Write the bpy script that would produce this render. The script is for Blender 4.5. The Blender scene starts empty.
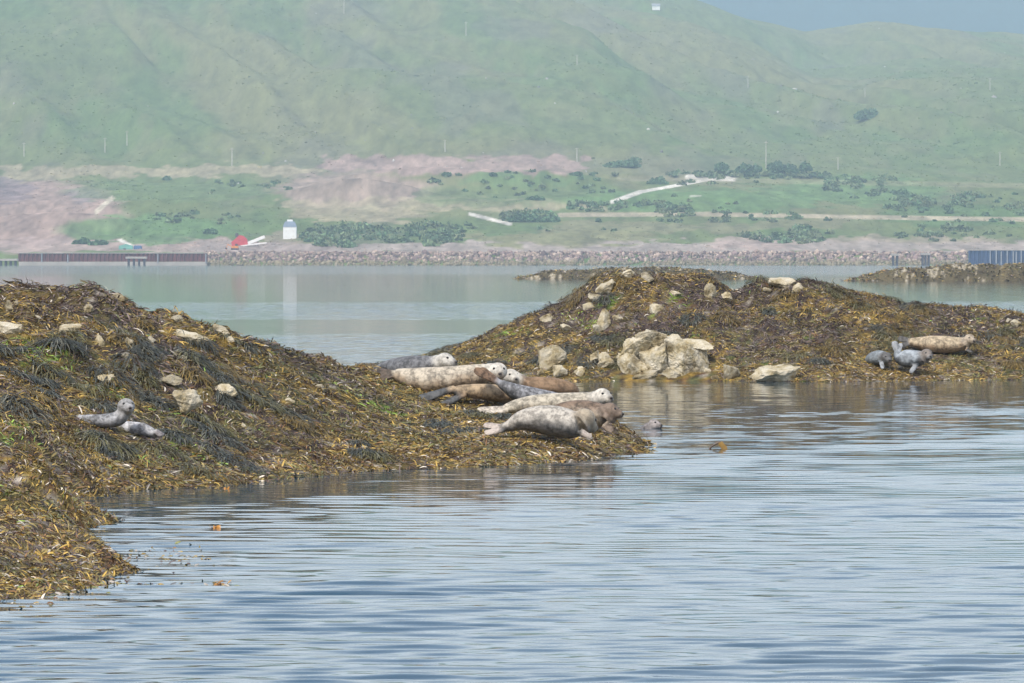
import bpy, bmesh, math
import numpy as np

R = math.radians
rng = np.random.default_rng(7)

# ---------------------------------------------------------------- camera
scene = bpy.context.scene
col = scene.collection
W, H = 1024, 683
LENS = 200.0
FPX = LENS / 36.0 * W
CAM_Z = 2.5
HORIZON = 258.0
PITCH = math.atan((H / 2 - HORIZON) / FPX)
cd = bpy.data.cameras.new('camera')
cd.lens = LENS
cd.sensor_width = 36.0
cd.clip_start = 1.0
cd.clip_end = 30000.0
cam = bpy.data.objects.new('camera', cd)
cam.location = (0, 0, CAM_Z)
cam.rotation_euler = (math.pi / 2 - PITCH, 0, 0)
col.objects.link(cam)
scene.camera = cam

# ---------------------------------------------------------------- sky and sun
SUN_EL, SUN_AZ = 50.0, 205.0     # azimuth clockwise from +Y: behind the camera, to the left
world = bpy.data.worlds.new('World')
scene.world = world
world.use_nodes = True
wn = world.node_tree.nodes
wl = world.node_tree.links
wn.clear()
sky = wn.new('ShaderNodeTexSky')
sky.sky_type = 'NISHITA'
sky.sun_disc = False
sky.sun_elevation = R(SUN_EL)
sky.sun_rotation = R(SUN_AZ)
sky.altitude = 0
sky.air_density = 1.0
sky.dust_density = 2.0
sky.ozone_density = 1.0
bg = wn.new('ShaderNodeBackground')
bg.inputs['Strength'].default_value = 0.115
wo = wn.new('ShaderNodeOutputWorld')
# thin broken cloud, the same over the whole sky
tcw = wn.new('ShaderNodeTexCoord'); sep = wn.new('ShaderNodeSeparateXYZ'); wl.new(tcw.outputs['Generated'], sep.inputs[0])
dv = wn.new('ShaderNodeMath'); dv.operation = 'ADD'; dv.inputs[1].default_value = 0.18; wl.new(sep.outputs['Z'], dv.inputs[0])
cmb = wn.new('ShaderNodeCombineXYZ')
for ax in ('X', 'Y'):
    q = wn.new('ShaderNodeMath'); q.operation = 'DIVIDE'; wl.new(sep.outputs[ax], q.inputs[0]); wl.new(dv.outputs[0], q.inputs[1]); wl.new(q.outputs[0], cmb.inputs[ax])
cn = wn.new('ShaderNodeTexNoise'); cn.inputs['Scale'].default_value = 1.6; cn.inputs['Detail'].default_value = 6; wl.new(cmb.outputs[0], cn.inputs['Vector'])
cm = wn.new('ShaderNodeMapRange'); cm.inputs['From Min'].default_value = 0.38; cm.inputs['From Max'].default_value = 0.62
cm.inputs['To Min'].default_value = 0.0; cm.inputs['To Max'].default_value = 0.35; wl.new(cn.outputs['Fac'], cm.inputs['Value'])
# cloud banks close up towards the horizon
hz1 = wn.new('ShaderNodeMapRange'); hz1.inputs['From Min'].default_value = 0.10; hz1.inputs['From Max'].default_value = 0.25
hz1.inputs['To Min'].default_value = 1.0; hz1.inputs['To Max'].default_value = 0.0; wl.new(sep.outputs['Z'], hz1.inputs['Value'])
mxm = wn.new('ShaderNodeMath'); mxm.operation = 'MAXIMUM'; wl.new(cm.outputs['Result'], mxm.inputs[0]); wl.new(hz1.outputs['Result'], mxm.inputs[1])
mixc = wn.new('ShaderNodeMix'); mixc.data_type = 'RGBA'; mixc.inputs['B'].default_value = (8.8, 8.85, 9.0, 1)
wl.new(mxm.outputs[0], mixc.inputs['Factor']); wl.new(sky.outputs['Color'], mixc.inputs['A'])
wl.new(mixc.outputs['Result'], bg.inputs['Color'])
wl.new(bg.outputs['Background'], wo.inputs['Surface'])

sd = bpy.data.lights.new('sun', 'SUN')
sd.energy = 2.3
sd.angle = R(6.0)
sd.color = (1.0, 0.95, 0.88)
sun = bpy.data.objects.new('sun', sd)
az, el = R(SUN_AZ), R(SUN_EL)
sx, sy, sz = math.sin(az) * math.cos(el), math.cos(az) * math.cos(el), math.sin(el)
from mathutils import Vector
sun.rotation_euler = Vector((sx, sy, sz)).to_track_quat('Z', 'Y').to_euler()
sun.location = (sx * 100, sy * 100, 100)
col.objects.link(sun)

vs = scene.view_settings
vs.view_transform = 'Standard'
vs.look = 'None'
vs.gamma = 1.0
vs.use_curve_mapping = False
vs.exposure = 0.55
cy = scene.cycles
cy.use_denoising = True
cy.max_bounces = 6
cy.volume_bounces = 1
cy.diffuse_bounces = 2
cy.glossy_bounces = 3
cy.transmission_bounces = 2
cy.use_adaptive_sampling = True
cy.adaptive_threshold = 0.02

# ---------------------------------------------------------------- pixel <-> place
SP, CP = math.sin(PITCH), math.cos(PITCH)

def at(px, py, D):
    """point seen at pixel (px, py) standing D metres in front of the camera"""
    xc = (np.asarray(px, float) - W / 2) / FPX
    yc = -(np.asarray(py, float) - H / 2) / FPX
    dx, dy, dz = xc, CP + yc * SP, -SP + yc * CP
    s = D / dy
    return np.stack(np.broadcast_arrays(dx * s, np.asarray(D, float), CAM_Z + dz * s), -1)

def sea(px, py):
    """point of the sea surface seen at a pixel"""
    yc = -(py - H / 2) / FPX
    D = CAM_Z / (SP - yc * CP) * (CP + yc * SP)
    return at(px, py, D)

def proj(X, Y, Z):
    fw = Y * CP - (Z - CAM_Z) * SP
    up = Y * SP + (Z - CAM_Z) * CP
    return W / 2 + FPX * X / fw, H / 2 - FPX * up / fw

def X_at(px, D): return (px - W / 2) / FPX * D

def hit(zf, px, py, D0, D1, step):
    """where the sight line of a pixel meets a height field"""
    D = np.arange(D0, D1, step)
    P = at(px, py, D)
    z = zf(P[:, 0], P[:, 1])
    i = np.argmax(P[:, 2] <= z)
    if not (P[:, 2] <= z).any():
        i = np.argmin(P[:, 2] - z)          # a sight line that just clears the crest
        if P[i, 2] - z[i] > 0.4: return None
    return np.array([P[i, 0], P[i, 1], z[i]])

# ---------------------------------------------------------------- noise
def _h(ix, iy, seed):
    n = (ix.astype(np.int64) * 374761393 + iy.astype(np.int64) * 668265263 + seed * 974711) & 0xffffffff
    n = ((n ^ (n >> 13)) * 1274126177) & 0xffffffff
    return ((n ^ (n >> 16)) & 0xffffff) / float(0xffffff)

def vnoise(x, y, seed=0):
    x = np.asarray(x, float); y = np.asarray(y, float)
    ix, iy = np.floor(x), np.floor(y)
    fx, fy = x - ix, y - iy
    fx = fx * fx * fx * (fx * (fx * 6 - 15) + 10); fy = fy * fy * fy * (fy * (fy * 6 - 15) + 10)
    a, b = _h(ix, iy, seed), _h(ix + 1, iy, seed)
    c, d = _h(ix, iy + 1, seed), _h(ix + 1, iy + 1, seed)
    return (a + (b - a) * fx) * (1 - fy) + (c + (d - c) * fx) * fy

def fbm(x, y, octv=4, seed=0, gain=0.5):
    v, a, t = 0, 1.0, 0
    for o in range(octv):
        v = v + a * vnoise(x * 2 ** o + 17.3 * o, y * 2 ** o - 9.1 * o, seed + o); t += a; a *= gain
    return v / t

def sstep(a, b, x):
    t = np.clip((x - a) / (b - a), 0, 1)
    return t * t * (3 - 2 * t)

# ---------------------------------------------------------------- mesh helpers
def mesh_np(name, V, F, colr=None, smooth=False):
    V = np.asarray(V, np.float32); F = np.asarray(F, np.int32)
    me = bpy.data.meshes.new(name)
    me.vertices.add(len(V)); me.vertices.foreach_set('co', V.ravel())
    k = F.shape[1]
    me.loops.add(F.size); me.loops.foreach_set('vertex_index', F.ravel())
    me.polygons.add(len(F))
    me.polygons.foreach_set('loop_start', np.arange(0, F.size, k, dtype=np.int32))
    me.polygons.foreach_set('use_smooth', np.full(len(F), smooth, bool))
    me.update(calc_edges=True)
    if colr is not None:
        set_col(me, colr)
    return me

def set_col(me, c):
    a = me.color_attributes.new('tint', 'FLOAT_COLOR', 'POINT')
    c4 = np.ones((len(me.vertices), 4), np.float32); c4[:, :3] = c
    a.data.foreach_set('color', c4.ravel())

def grid_faces(nr, nc):
    i = np.arange(nr * nc).reshape(nr, nc)
    return np.stack([i[:-1, :-1], i[:-1, 1:], i[1:, 1:], i[1:, :-1]], -1).reshape(-1, 4)

def obj(name, me, m=None, parent=None, loc=None):
    o = bpy.data.objects.new(name, me)
    col.objects.link(o)
    if m is not None and me is not None:
        if len(me.materials) == 0:
            me.materials.append(m)
    if parent is not None:
        o.parent = parent
    if loc is not None:
        o.location = loc
    return o

def tag(o, label=None, cat=None, group=None, kind=None):
    if label: o['label'] = label
    if cat: o['category'] = cat
    if group: o['group'] = group
    if kind: o['kind'] = kind
    return o

def empty(name, loc):
    o = bpy.data.objects.new(name, None)
    o.empty_display_size = 0.2
    col.objects.link(o)
    o.location = tuple(float(v) for v in loc)
    return o

def boxes(name, lst, m, parent=None, loc=None, bevel=0):
    """one mesh of boxes (cx, cy, cz, sx, sy, sz[, rot_y])"""
    bm = bmesh.new()
    from mathutils import Matrix
    for b in lst:
        M = Matrix.Translation(b[:3])
        if len(b) > 6: M = M @ Matrix.Rotation(b[6], 4, 'Y')
        M = M @ Matrix.Diagonal((b[3], b[4], b[5], 1))
        bmesh.ops.create_cube(bm, size=1, matrix=M)
    if bevel:
        bmesh.ops.bevel(bm, geom=bm.edges[:], offset=bevel, segments=1, affect='EDGES')
    me = bpy.data.meshes.new(name); bm.to_mesh(me); bm.free()
    return obj(name, me, m, parent, loc)

# ---------------------------------------------------------------- materials
def material(name, base=(0.5, 0.5, 0.5), rough=0.8, attr=False, spec=0.3, var=0.25, scale=8.0, bump=0.0, bscale=30.0, coords='Object', detail=5):
    m = bpy.data.materials.new(name); m.use_nodes = True
    n, l = m.node_tree.nodes, m.node_tree.links
    b = n['Principled BSDF']
    b.inputs['Roughness'].default_value = rough
    b.inputs['Specular IOR Level'].default_value = spec
    tc = n.new('ShaderNodeTexCoord')
    nz = n.new('ShaderNodeTexNoise'); nz.inputs['Scale'].default_value = scale; nz.inputs['Detail'].default_value = detail; nz.inputs['Roughness'].default_value = 0.68 if name == 'moorland' else 0.5
    if name == 'moorland':
        mp = n.new('ShaderNodeMapping'); mp.inputs['Scale'].default_value = (1, 0.14, 0.5); l.new(tc.outputs[coords], mp.inputs['Vector']); l.new(mp.outputs['Vector'], nz.inputs['Vector'])
    else:
        l.new(tc.outputs[coords], nz.inputs['Vector'])
    mr = n.new('ShaderNodeMapRange')
    mr.inputs['From Min'].default_value = 0.3; mr.inputs['From Max'].default_value = 0.7
    mr.inputs['To Min'].default_value = 1 - var; mr.inputs['To Max'].default_value = 1 + var
    l.new(nz.outputs['Fac'], mr.inputs['Value'])
    mx = n.new('ShaderNodeVectorMath'); mx.operation = 'SCALE'
    if attr:
        at_ = n.new('ShaderNodeAttribute'); at_.attribute_name = 'tint'
        l.new(at_.outputs['Color'], mx.inputs[0])
    else:
        mx.inputs[0].default_value = base
    l.new(mr.outputs['Result'], mx.inputs['Scale'])
    l.new(mx.outputs['Vector'], b.inputs['Base Color'])
    if bump:
        n2 = n.new('ShaderNodeTexNoise'); n2.inputs['Scale'].default_value = bscale; n2.inputs['Detail'].default_value = 6
        l.new(tc.outputs[coords], n2.inputs['Vector'])
        bp = n.new('ShaderNodeBump'); bp.inputs['Strength'].default_value = bump; bp.inputs['Distance'].default_value = 0.05
        l.new(n2.outputs['Fac'], bp.inputs['Height'])
        l.new(bp.outputs['Normal'], b.inputs['Normal'])
    return m

M = {}
M['land'] = material('moorland', attr=True, rough=0.95, spec=0.1, var=0.38, scale=0.16, detail=9)
M['weed'] = material('wrack', attr=True, rough=0.42, spec=0.45, var=0.2, scale=14)
M['bed'] = material('weedy_rock', attr=True, rough=0.8, spec=0.3, var=0.5, scale=9, bump=1.0, bscale=25)
M['riprap'] = material('armour_stone', attr=True, rough=0.9, spec=0.15, var=0.2, scale=0.8)
M['leaf'] = material('scrub_leaf', attr=True, rough=0.8, spec=0.2, var=0.2, scale=0.5)
M['seal'] = None

def stone_material():
    m = bpy.data.materials.new('pale_lichen_rock'); m.use_nodes = True
    n, l = m.node_tree.nodes, m.node_tree.links
    b = n['Principled BSDF']; b.inputs['Roughness'].default_value = 0.9; b.inputs['Specular IOR Level'].default_value = 0.2
    tc = n.new('ShaderNodeTexCoord')
    geo = n.new('ShaderNodeNewGeometry')
    n1 = n.new('ShaderNodeTexNoise'); n1.inputs['Scale'].default_value = 4.0; n1.inputs['Detail'].default_value = 8; n1.inputs['Roughness'].default_value = 0.65
    l.new(geo.outputs['Position'], n1.inputs['Vector'])
    cr = n.new('ShaderNodeValToRGB')
    e = cr.color_ramp.elements
    e[0].position = 0.30; e[0].color = (0.17, 0.12, 0.055, 1)
    e[1].position = 0.72; e[1].color = (0.70, 0.65, 0.54, 1)
    k = e.new(0.42); k.color = (0.45, 0.37, 0.22, 1)
    k = e.new(0.55); k.color = (0.60, 0.53, 0.39, 1)
    l.new(n1.outputs['Fac'], cr.inputs['Fac'])
    oi = n.new('ShaderNodeObjectInfo')
    mr = n.new('ShaderNodeMapRange'); mr.inputs['To Min'].default_value = 0.72; mr.inputs['To Max'].default_value = 1.12
    l.new(oi.outputs['Random'], mr.inputs['Value'])
    vm = n.new('ShaderNodeVectorMath'); vm.operation = 'SCALE'
    l.new(cr.outputs['Color'], vm.inputs[0]); l.new(mr.outputs['Result'], vm.inputs['Scale'])
    # dark weed stain up to the tide mark
    sp_ = n.new('ShaderNodeSeparateXYZ'); l.new(geo.outputs['Position'], sp_.inputs[0])
    n4 = n.new('ShaderNodeTexNoise'); n4.inputs['Scale'].default_value = 3.0; n4.inputs['Detail'].default_value = 5; l.new(geo.outputs['Position'], n4.inputs['Vector'])
    tz = n.new('ShaderNodeMath'); tz.operation = 'MULTIPLY_ADD'; tz.inputs[1].default_value = -0.5; l.new(n4.outputs['Fac'], tz.inputs[0]); l.new(sp_.outputs['Z'], tz.inputs[2])
    tm = n.new('ShaderNodeMapRange'); tm.inputs['From Min'].default_value = -0.30; tm.inputs['From Max'].default_value = -0.1
    tm.inputs['To Min'].default_value = 0.85; tm.inputs['To Max'].default_value = 0.0; l.new(tz.outputs[0], tm.inputs['Value'])
    sm_ = n.new('ShaderNodeMapRange'); sm_.inputs['From Min'].default_value = 0.55; sm_.inputs['From Max'].default_value = 0.68; sm_.inputs['To Max'].default_value = 0.7; l.new(n4.outputs['Fac'], sm_.inputs['Value'])
    mxx = n.new('ShaderNodeMath'); mxx.operation = 'MAXIMUM'; l.new(tm.outputs['Result'], mxx.inputs[0]); l.new(sm_.outputs['Result'], mxx.inputs[1])
    st_ = n.new('ShaderNodeMix'); st_.data_type = 'RGBA'; st_.inputs['B'].default_value = (0.10, 0.075, 0.035, 1)
    l.new(mxx.outputs[0], st_.inputs['Factor']); l.new(vm.outputs['Vector'], st_.inputs['A'])
    l.new(st_.outputs['Result'], b.inputs['Base Color'])
    n2 = n.new('ShaderNodeTexNoise'); n2.inputs['Scale'].default_value = 11; n2.inputs['Detail'].default_value = 8; n2.inputs['Roughness'].default_value = 0.7
    l.new(geo.outputs['Position'], n2.inputs['Vector'])
    bp = n.new('ShaderNodeBump'); bp.inputs['Strength'].default_value = 0.9; bp.inputs['Distance'].default_value = 0.06
    l.new(n2.outputs['Fac'], bp.inputs['Height']); l.new(bp.outputs['Normal'], b.inputs['Normal'])
    return m
M['stone'] = stone_material()

def water_material():
    m = bpy.data.materials.new('sea_water'); m.use_nodes = True
    n, l = m.node_tree.nodes, m.node_tree.links
    b = n['Principled BSDF']
    b.inputs['Base Color'].default_value = (0.015, 0.055, 0.09, 1)
    b.inputs['IOR'].default_value = 1.333
    b.inputs['Roughness'].default_value = 0.04
    geo = n.new('ShaderNodeNewGeometry')
    # ripple strength: gust bands lying across the channel, with wandering edges
    mp = n.new('ShaderNodeMapping'); mp.inputs['Scale'].default_value = (0.012, 0.02, 1)
    l.new(geo.outputs['Position'], mp.inputs['Vector'])
    pt = n.new('ShaderNodeTexNoise'); pt.inputs['Scale'].default_value = 1.0; pt.inputs['Detail'].default_value = 5
    l.new(mp.outputs['Vector'], pt.inputs['Vector'])
    sp_ = n.new('ShaderNodeSeparateXYZ'); l.new(geo.outputs['Position'], sp_.inputs[0])
    yy = n.new('ShaderNodeMath'); yy.operation = 'MULTIPLY_ADD'; yy.inputs[1].default_value = 60.0; l.new(pt.outputs['Fac'], yy.inputs[0]); l.new(sp_.outputs['Y'], yy.inputs[2])
    ys = n.new('ShaderNodeMapRange'); ys.inputs['From Min'].default_value = 30; ys.inputs['From Max'].default_value = 2030; l.new(yy.outputs[0], ys.inputs['Value'])
    mr = n.new('ShaderNodeValToRGB'); el_ = mr.color_ramp.elements
    el_[0].position = 0.0; el_[0].color = (.03,) * 3 + (1,); el_[1].position = 1.0; el_[1].color = (.8,) * 3 + (1,)
    for p_, v_ in ((.036, .03), (.043, .13), (.055, .09), (.058, .1), (.068, .8), (.090, .9), (.097, .10), (.115, .10), (.122, .95), (.152, .9), (.168, .08), (.36, .06), (.5, .6)):
        e_ = el_.new(p_); e_.color = (v_, v_, v_, 1)
    l.new(ys.outputs['Result'], mr.inputs['Fac'])
    n1 = n.new('ShaderNodeTexNoise'); n1.inputs['Scale'].default_value = 2.6; n1.inputs['Detail'].default_value = 4; n1.inputs['Roughness'].default_value = 0.55
    mp2 = n.new('ShaderNodeMapping'); mp2.inputs['Scale'].default_value = (0.55, 1.0, 1)
    l.new(geo.outputs['Position'], mp2.inputs['Vector'])
    l.new(mp2.outputs['Vector'], n1.inputs['Vector'])
    sl = n.new('ShaderNodeVectorMath'); sl.operation = 'SUBTRACT'; sl.inputs[1].default_value = (0.5, 0.5, 0.5); l.new(n1.outputs['Color'], sl.inputs[0])
    sc_ = n.new('ShaderNodeVectorMath'); sc_.operation = 'SCALE'; l.new(sl.outputs['Vector'], sc_.inputs[0]); l.new(mr.outputs['Color'], sc_.inputs['Scale'])
    ms = n.new('ShaderNodeVectorMath'); ms.operation = 'MULTIPLY'; ms.inputs[1].default_value = (0.5, 1.0, 0.0); l.new(sc_.outputs['Vector'], ms.inputs[0])
    an = n.new('ShaderNodeVectorMath'); an.operation = 'ADD'; l.new(geo.outputs['Normal'], an.inputs[0]); l.new(ms.outputs['Vector'], an.inputs[1])
    nn_ = n.new('ShaderNodeVectorMath'); nn_.operation = 'NORMALIZE'; l.new(an.outputs['Vector'], nn_.inputs[0])
    l.new(nn_.outputs['Vector'], b.inputs['Normal'])
    return m
M['water'] = water_material()

# ================================================================ THE SETTING
# ---------------------------------------------------------------- sea
def build_sea():
    D = [28.0]
    while D[-1] < 1950:
        d = D[-1]
        D.append(d + 0.036 * (d / 35.0) ** 1.6 if d < 140 else d * 1.012)
    D = np.array(D)
    uin = np.linspace(-1, 1, 241) * 0.118
    wid = np.maximum(D, 28.0)
    Xin = wid[:, None] * uin[None, :]
    edge = wid * 0.118
    fr = np.array([0.02, 0.06, 0.15, 0.35, 0.65, 1.0])
    Xr = edge[:, None] + (1500 - edge)[:, None] * fr[None, :]
    X = np.concatenate([-Xr[:, ::-1], Xin, Xr], 1)
    Y = np.repeat(D[:, None], X.shape[1], 1)
    Z = np.zeros_like(X)
    # wave trains: many short crossing waves
    r = np.random.default_rng(3)
    step = np.gradient(D)[:, None]
    gust = 0.4 + 1.0 * sstep(0.3, 0.7, fbm(X / 9.0, Y / 7.0, 3, 5))
    gust = gust * (1 - 0.6 * sstep(97, 106, Y) * sstep(124, 119, Y) * sstep(-1.5, 0, X) * sstep(8, 6, X))   # lee of the far islet
    for k in range(70):
        lam = 0.17 * (0.7 / 0.17) ** r.random()
        th = r.normal(0, 0.2) + 0.05
        kx, ky = math.sin(th) * 2 * math.pi / lam, math.cos(th) * 2 * math.pi / lam
        slope = 0.0092
        a = slope * lam / (2 * math.pi)
        fade = sstep(2.2, 5.0, lam / step)
        Z += a * fade * np.sin(kx * X + ky * Y + r.random() * 6.283) * gust
    Z[:, :6] *= 0; Z[:, -6:] *= 0
    # rows behind and under the camera
    Db = np.array([-80.0, -20.0, 8.0, 20.0, 26.0])
    Xb = np.repeat(X[:1], 5, 0); Yb = np.repeat(Db[:, None], X.shape[1], 1)
    X = np.concatenate([Xb, X]); Y = np.concatenate([Yb, Y]); Z = np.concatenate([np.zeros_like(Xb), Z])
    V = np.stack([X, Y, Z], -1).reshape(-1, 3)
    o = obj('sea', mesh_np('sea', V, grid_faces(*X.shape), smooth=True), M['water'])
    tag(o, kind='structure')
build_sea()

# ---------------------------------------------------------------- far shore and hills
def crest(X):
    return np.interp(X, [-2500, -420, -90, 60, 144, 190, 238, 262, 298, 340, 414, 700, 2500],
                        [300, 370, 300, 248, 214, 198, 187, 189, 195, 190, 184, 170, 220])

def mound(X, Y, x, y, rx, ry, h, p=2.0):
    q = ((X - x) / rx) ** 2 + ((Y - y) / ry) ** 2
    return h * np.exp(-q ** (p / 2))

def land_z(X, Y):
    X = np.asarray(X, float); Y = np.asarray(Y, float)
    wob = 60 * (fbm(X / 260, Y / 260, 2, 41) - 0.5)
    low = np.interp(Y + 0 * X, [1850, 1895, 1899, 1913, 1960, 2040, 2110, 2180, 2260, 2330, 2420, 2520, 2700],
                         [-6, -3.0, -0.2, 4.0, 5.0, 9.0, 13.0, 17.5, 22.0, 26.0, 31.5, 36.0, 44.0])
    c = crest(X)
    t = np.clip((Y + wob - 2560) / (4650 - 2560), 0, 1)
    hill = 38 + (c - 38) * (t ** 1.02)
    back = np.clip((Y - 4650) / 700, 0, 1)
    z = np.where(Y < 2560, low, np.maximum(hill, np.interp(Y, [2400, 2700], [31, 44])))
    z = z - 90 * back ** 1.3
    am = sstep(2450, 3000, Y)
    z = z + am * (20 * (fbm(X / 190 + Y / 900, Y / 420, 4, 11) - 0.5) * sstep(4700, 4350, Y) + 7 * (fbm(X / 55, Y / 130, 3, 12) - 0.5))
    z = z + sstep(1930, 2050, Y) * (1 - am) * (5 * (fbm(X / 40, Y / 60, 4, 21) - 0.5))
    z = z + sstep(1910, 1950, Y) * 0.6 * (fbm(X / 5, Y / 9, 2, 22) - 0.5)
    # the side valley between the two hills
    gx = np.interp(Y, [2500, 3200, 4000, 4700], [150, 180, 205, 236])
    z = z - am * 14 * np.exp(-((X - gx) / 38) ** 2) * sstep(2900, 3600, Y) * sstep(4600, 4100, Y)
    # folds and gullies running down the slope
    fold = np.abs(2 * fbm(X / 95 + Y / 520 + 0.5 * vnoise(X / 200, Y / 300, 15), Y / 900, 3, 14) - 1)
    z = z + am * sstep(4640, 4200, Y) * 14 * (sstep(0, .35, fold) - .7)
    # quarry spoil
    z = z + mound(X, Y, -22, 2440, 62, 26, 7.5, 5)
    z = z + mound(X, Y, -62, 2330, 34, 30, 9.0, 2.2)
    z = z + mound(X, Y, -172, 2120, 34, 55, 6, 2.4) - mound(X, Y, -190, 2230, 16, 30, 5)
    z = z + mound(X, Y, -130, 2240, 30, 40, 4)
    z = z + mound(X, Y, 62, 2280, 70, 60, 4, 3)
    z = z + mound(X, Y, -72, 1985, 12, 22, 2.2, 2.6)
    return z

PINK, TAN = (0.33, 0.235, 0.19), (0.36, 0.30, 0.19)
GREEN, DGREEN, WHITE = (0.12, 0.205, 0.07), (0.05, 0.11, 0.04), (0.62, 0.57, 0.49)
PAINT = [
    ('ell', 35, 213, 95, 36, PINK, 1), ('ell', 4, 190, 34, 14, (0.20, 0.15, 0.15), .8), ('ell', 85, 196, 14, 7, (.25, .2, .19), .8),
    ('line', [(0, 173), (180, 171), (310, 171)], 5, TAN, .8),
    ('line', [(-40, 247), (120, 245), (210, 247), (330, 250)], 7, (0.38, 0.28, 0.24), .9),
    ('line', [(200, 250), (1060, 247)], 6, (0.36, 0.29, 0.25), .9),
    ('line', [(325, 164), (460, 166), (575, 164)], 8, PINK, 1),
    ('ell', 355, 190, 85, 19, (0.31, 0.23, 0.18), .95), ('ell', 360, 214, 72, 8, TAN, .8),
    ('line', [(290, 206), (420, 203), (600, 207)], 5, TAN, .7),
    ('line', [(420, 196), (600, 196)], 9, (.12, .17, .06), .6),
    ('ell', 150, 229, 100, 15, GREEN, .85), ('ell', 170, 190, 110, 12, (.13, .19, .07), .6),
    ('ell', 700, 200, 140, 12, GREEN, .8), ('ell', 520, 180, 70, 8, (.12, .2, .07), .7),
    ('ell', 860, 190, 90, 16, GREEN, .75), ('ell', 960, 215, 90, 12, (.09, .16, .05), .7),
    ('line', [(560, 215), (700, 214), (850, 217), (1060, 220)], 2.2, (.42, .35, .24), .9),
    ('line', [(560, 226), (700, 228), (840, 224)], 5, (.22, .2, .11), .7),
    ('ell', 560, 238, 110, 8, (.24, .22, .11), .8), ('ell', 760, 243, 60, 6, (.4, .3, .25), .8), ('ell', 900, 240, 120, 5, (.34, .27, .2), .7),
    ('ell', 285, 238, 22, 8, (.27, .22, .15), .8),
    ('line', [(120, 240), (132, 246)], 1.6, WHITE, 1),
    ('line', [(470, 214), (490, 219), (510, 224)], 1.7, WHITE, 1),
    ('line', [(612, 202), (640, 192)], 2.1, WHITE, 1), ('line', [(640, 192), (690, 183), (716, 178)], 1.5, WHITE, .95),
    ('line', [(688, 177), (734, 179)], 2.6, WHITE, 1), ('line', [(690, 196), (700, 196)], 1, WHITE, .6),
    ('line', [(96, 212), (112, 198)], 2.4, (.55, .48, .36), .9),
    ('line', [(620, 178), (1024, 186)], 2.5, TAN, .35),
]

def land_colour(X, Y, Z):
    px, py = proj(X, Y, Z)
    n = len(X)
    a = fbm(X / 110 + Y / 700, Y / 620, 5, 51)
    b = fbm(X / 40 + Y / 400, Y / 260, 4, 52)
    c = fbm(X / 12, Y / 90, 3, 53)
    C = np.tile(np.array([0.145, 0.178, 0.064]), (n, 1))
    def mix(col_, w):
        w = np.clip(w, 0, 1)[:, None]
        C[:] = C * (1 - w) + np.array(col_) * w
    mix((0.21, 0.195, 0.09), sstep(0.46, 0.66, a) * 0.65)       # bracken, dry grass
    mix((0.105, 0.17, 0.052), sstep(0.52, 0.7, b) * 0.65)      # lush flushes
    mix((0.16, 0.15, 0.12), sstep(0.64, 0.74, fbm(X / 45, Y / 260, 5, 54)) * 0.4)  # heather and rock
    mix((0.20, 0.195, 0.10), sstep(0.55, 0.75, c) * 0.4)
    jx = px + 34 * (fbm(X / 9, Y / 24, 3, 61) - 0.5)
    jy = py + 13 * (fbm(X / 7, Y / 24, 3, 62) - 0.5)
    for p in PAINT:
        if p[0] == 'ell':
            _, x, y, rx, ry, cc, w = p
            q = np.sqrt(((jx - x) / rx) ** 2 + ((jy - y) / ry) ** 2)
            mk = sstep(1.05, 0.8, q)
        else:
            _, pts, hw, cc, w = p
            fine = hw < 3
            qx, qy = (px, py) if fine else (jx, jy)
            d = np.full(n, 1e9)
            for (x0, y0), (x1, y1) in zip(pts[:-1], pts[1:]):
                t = np.clip(((qx - x0) * (x1 - x0) + (qy - y0) * (y1 - y0)) / ((x1 - x0) ** 2 + (y1 - y0) ** 2), 0, 1)
                d = np.minimum(d, np.hypot(qx - x0 - t * (x1 - x0), qy - y0 - t * (y1 - y0)))
            mk = sstep(1.15, 0.8, d / hw)
        k = 0.55 + 0.55 * fbm(X / 7, Y / 30, 4, 63) + 0.40 * vnoise(X / 1.6, Y / 9, 64)
        w = np.clip(mk * w, 0, 1)[:, None]
        C[:] = C * (1 - w) + np.array(cc)[None, :] * k[:, None] * w
    return C

def build_land():
    D = np.concatenate([np.arange(1886, 1925, 2.5), np.arange(1925, 2720, 3.2), np.arange(2720, 4700, 10.5), np.arange(4700, 5400, 45)])
    u = np.linspace(-1, 1, 560) * 0.112
    Xin = D[:, None] * u[None]
    e = D * 0.112
    fr = np.array([0.04, 0.12, 0.25, 0.5, 1.0])
    Xr = e[:, None] + (2300 - e)[:, None] * fr[None]
    X = np.concatenate([-Xr[:, ::-1], Xin, Xr], 1)
    Y = np.repeat(D[:, None], X.shape[1], 1)
    Z = land_z(X, Y)
    C = land_colour(X.ravel(), Y.ravel(), Z.ravel())
    o = obj('hillside', mesh_np('hillside', np.stack([X, Y, Z], -1).reshape(-1, 3), grid_faces(*X.shape), C, True), M['land'])
    tag(o, kind='structure')
    # the blue hill far behind
    D = np.linspace(5500, 8300, 70); x = np.linspace(-2300, 2300, 200)
    X, Y = np.meshgrid(x, D)
    Z = 420 * sstep(5500, 7700, Y) * (0.85 + 0.3 * fbm(X / 900, Y / 900, 4, 71)) - 60 * sstep(7700, 8300, Y) - 5
    C = np.tile([0.02, 0.06, 0.07], (X.size, 1)) * (0.7 + 0.6 * fbm(X.ravel() / 120, Y.ravel() / 300, 5, 72))[:, None]
    o = obj('far_hill', mesh_np('far_hill', np.stack([X, Y, Z], -1).reshape(-1, 3), grid_faces(*X.shape), C, True), M['land'])
    tag(o, kind='structure')
build_land()

def land_hit(px, py):
    return hit(land_z, px, py, 1900, 4800, 1.5)

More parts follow.
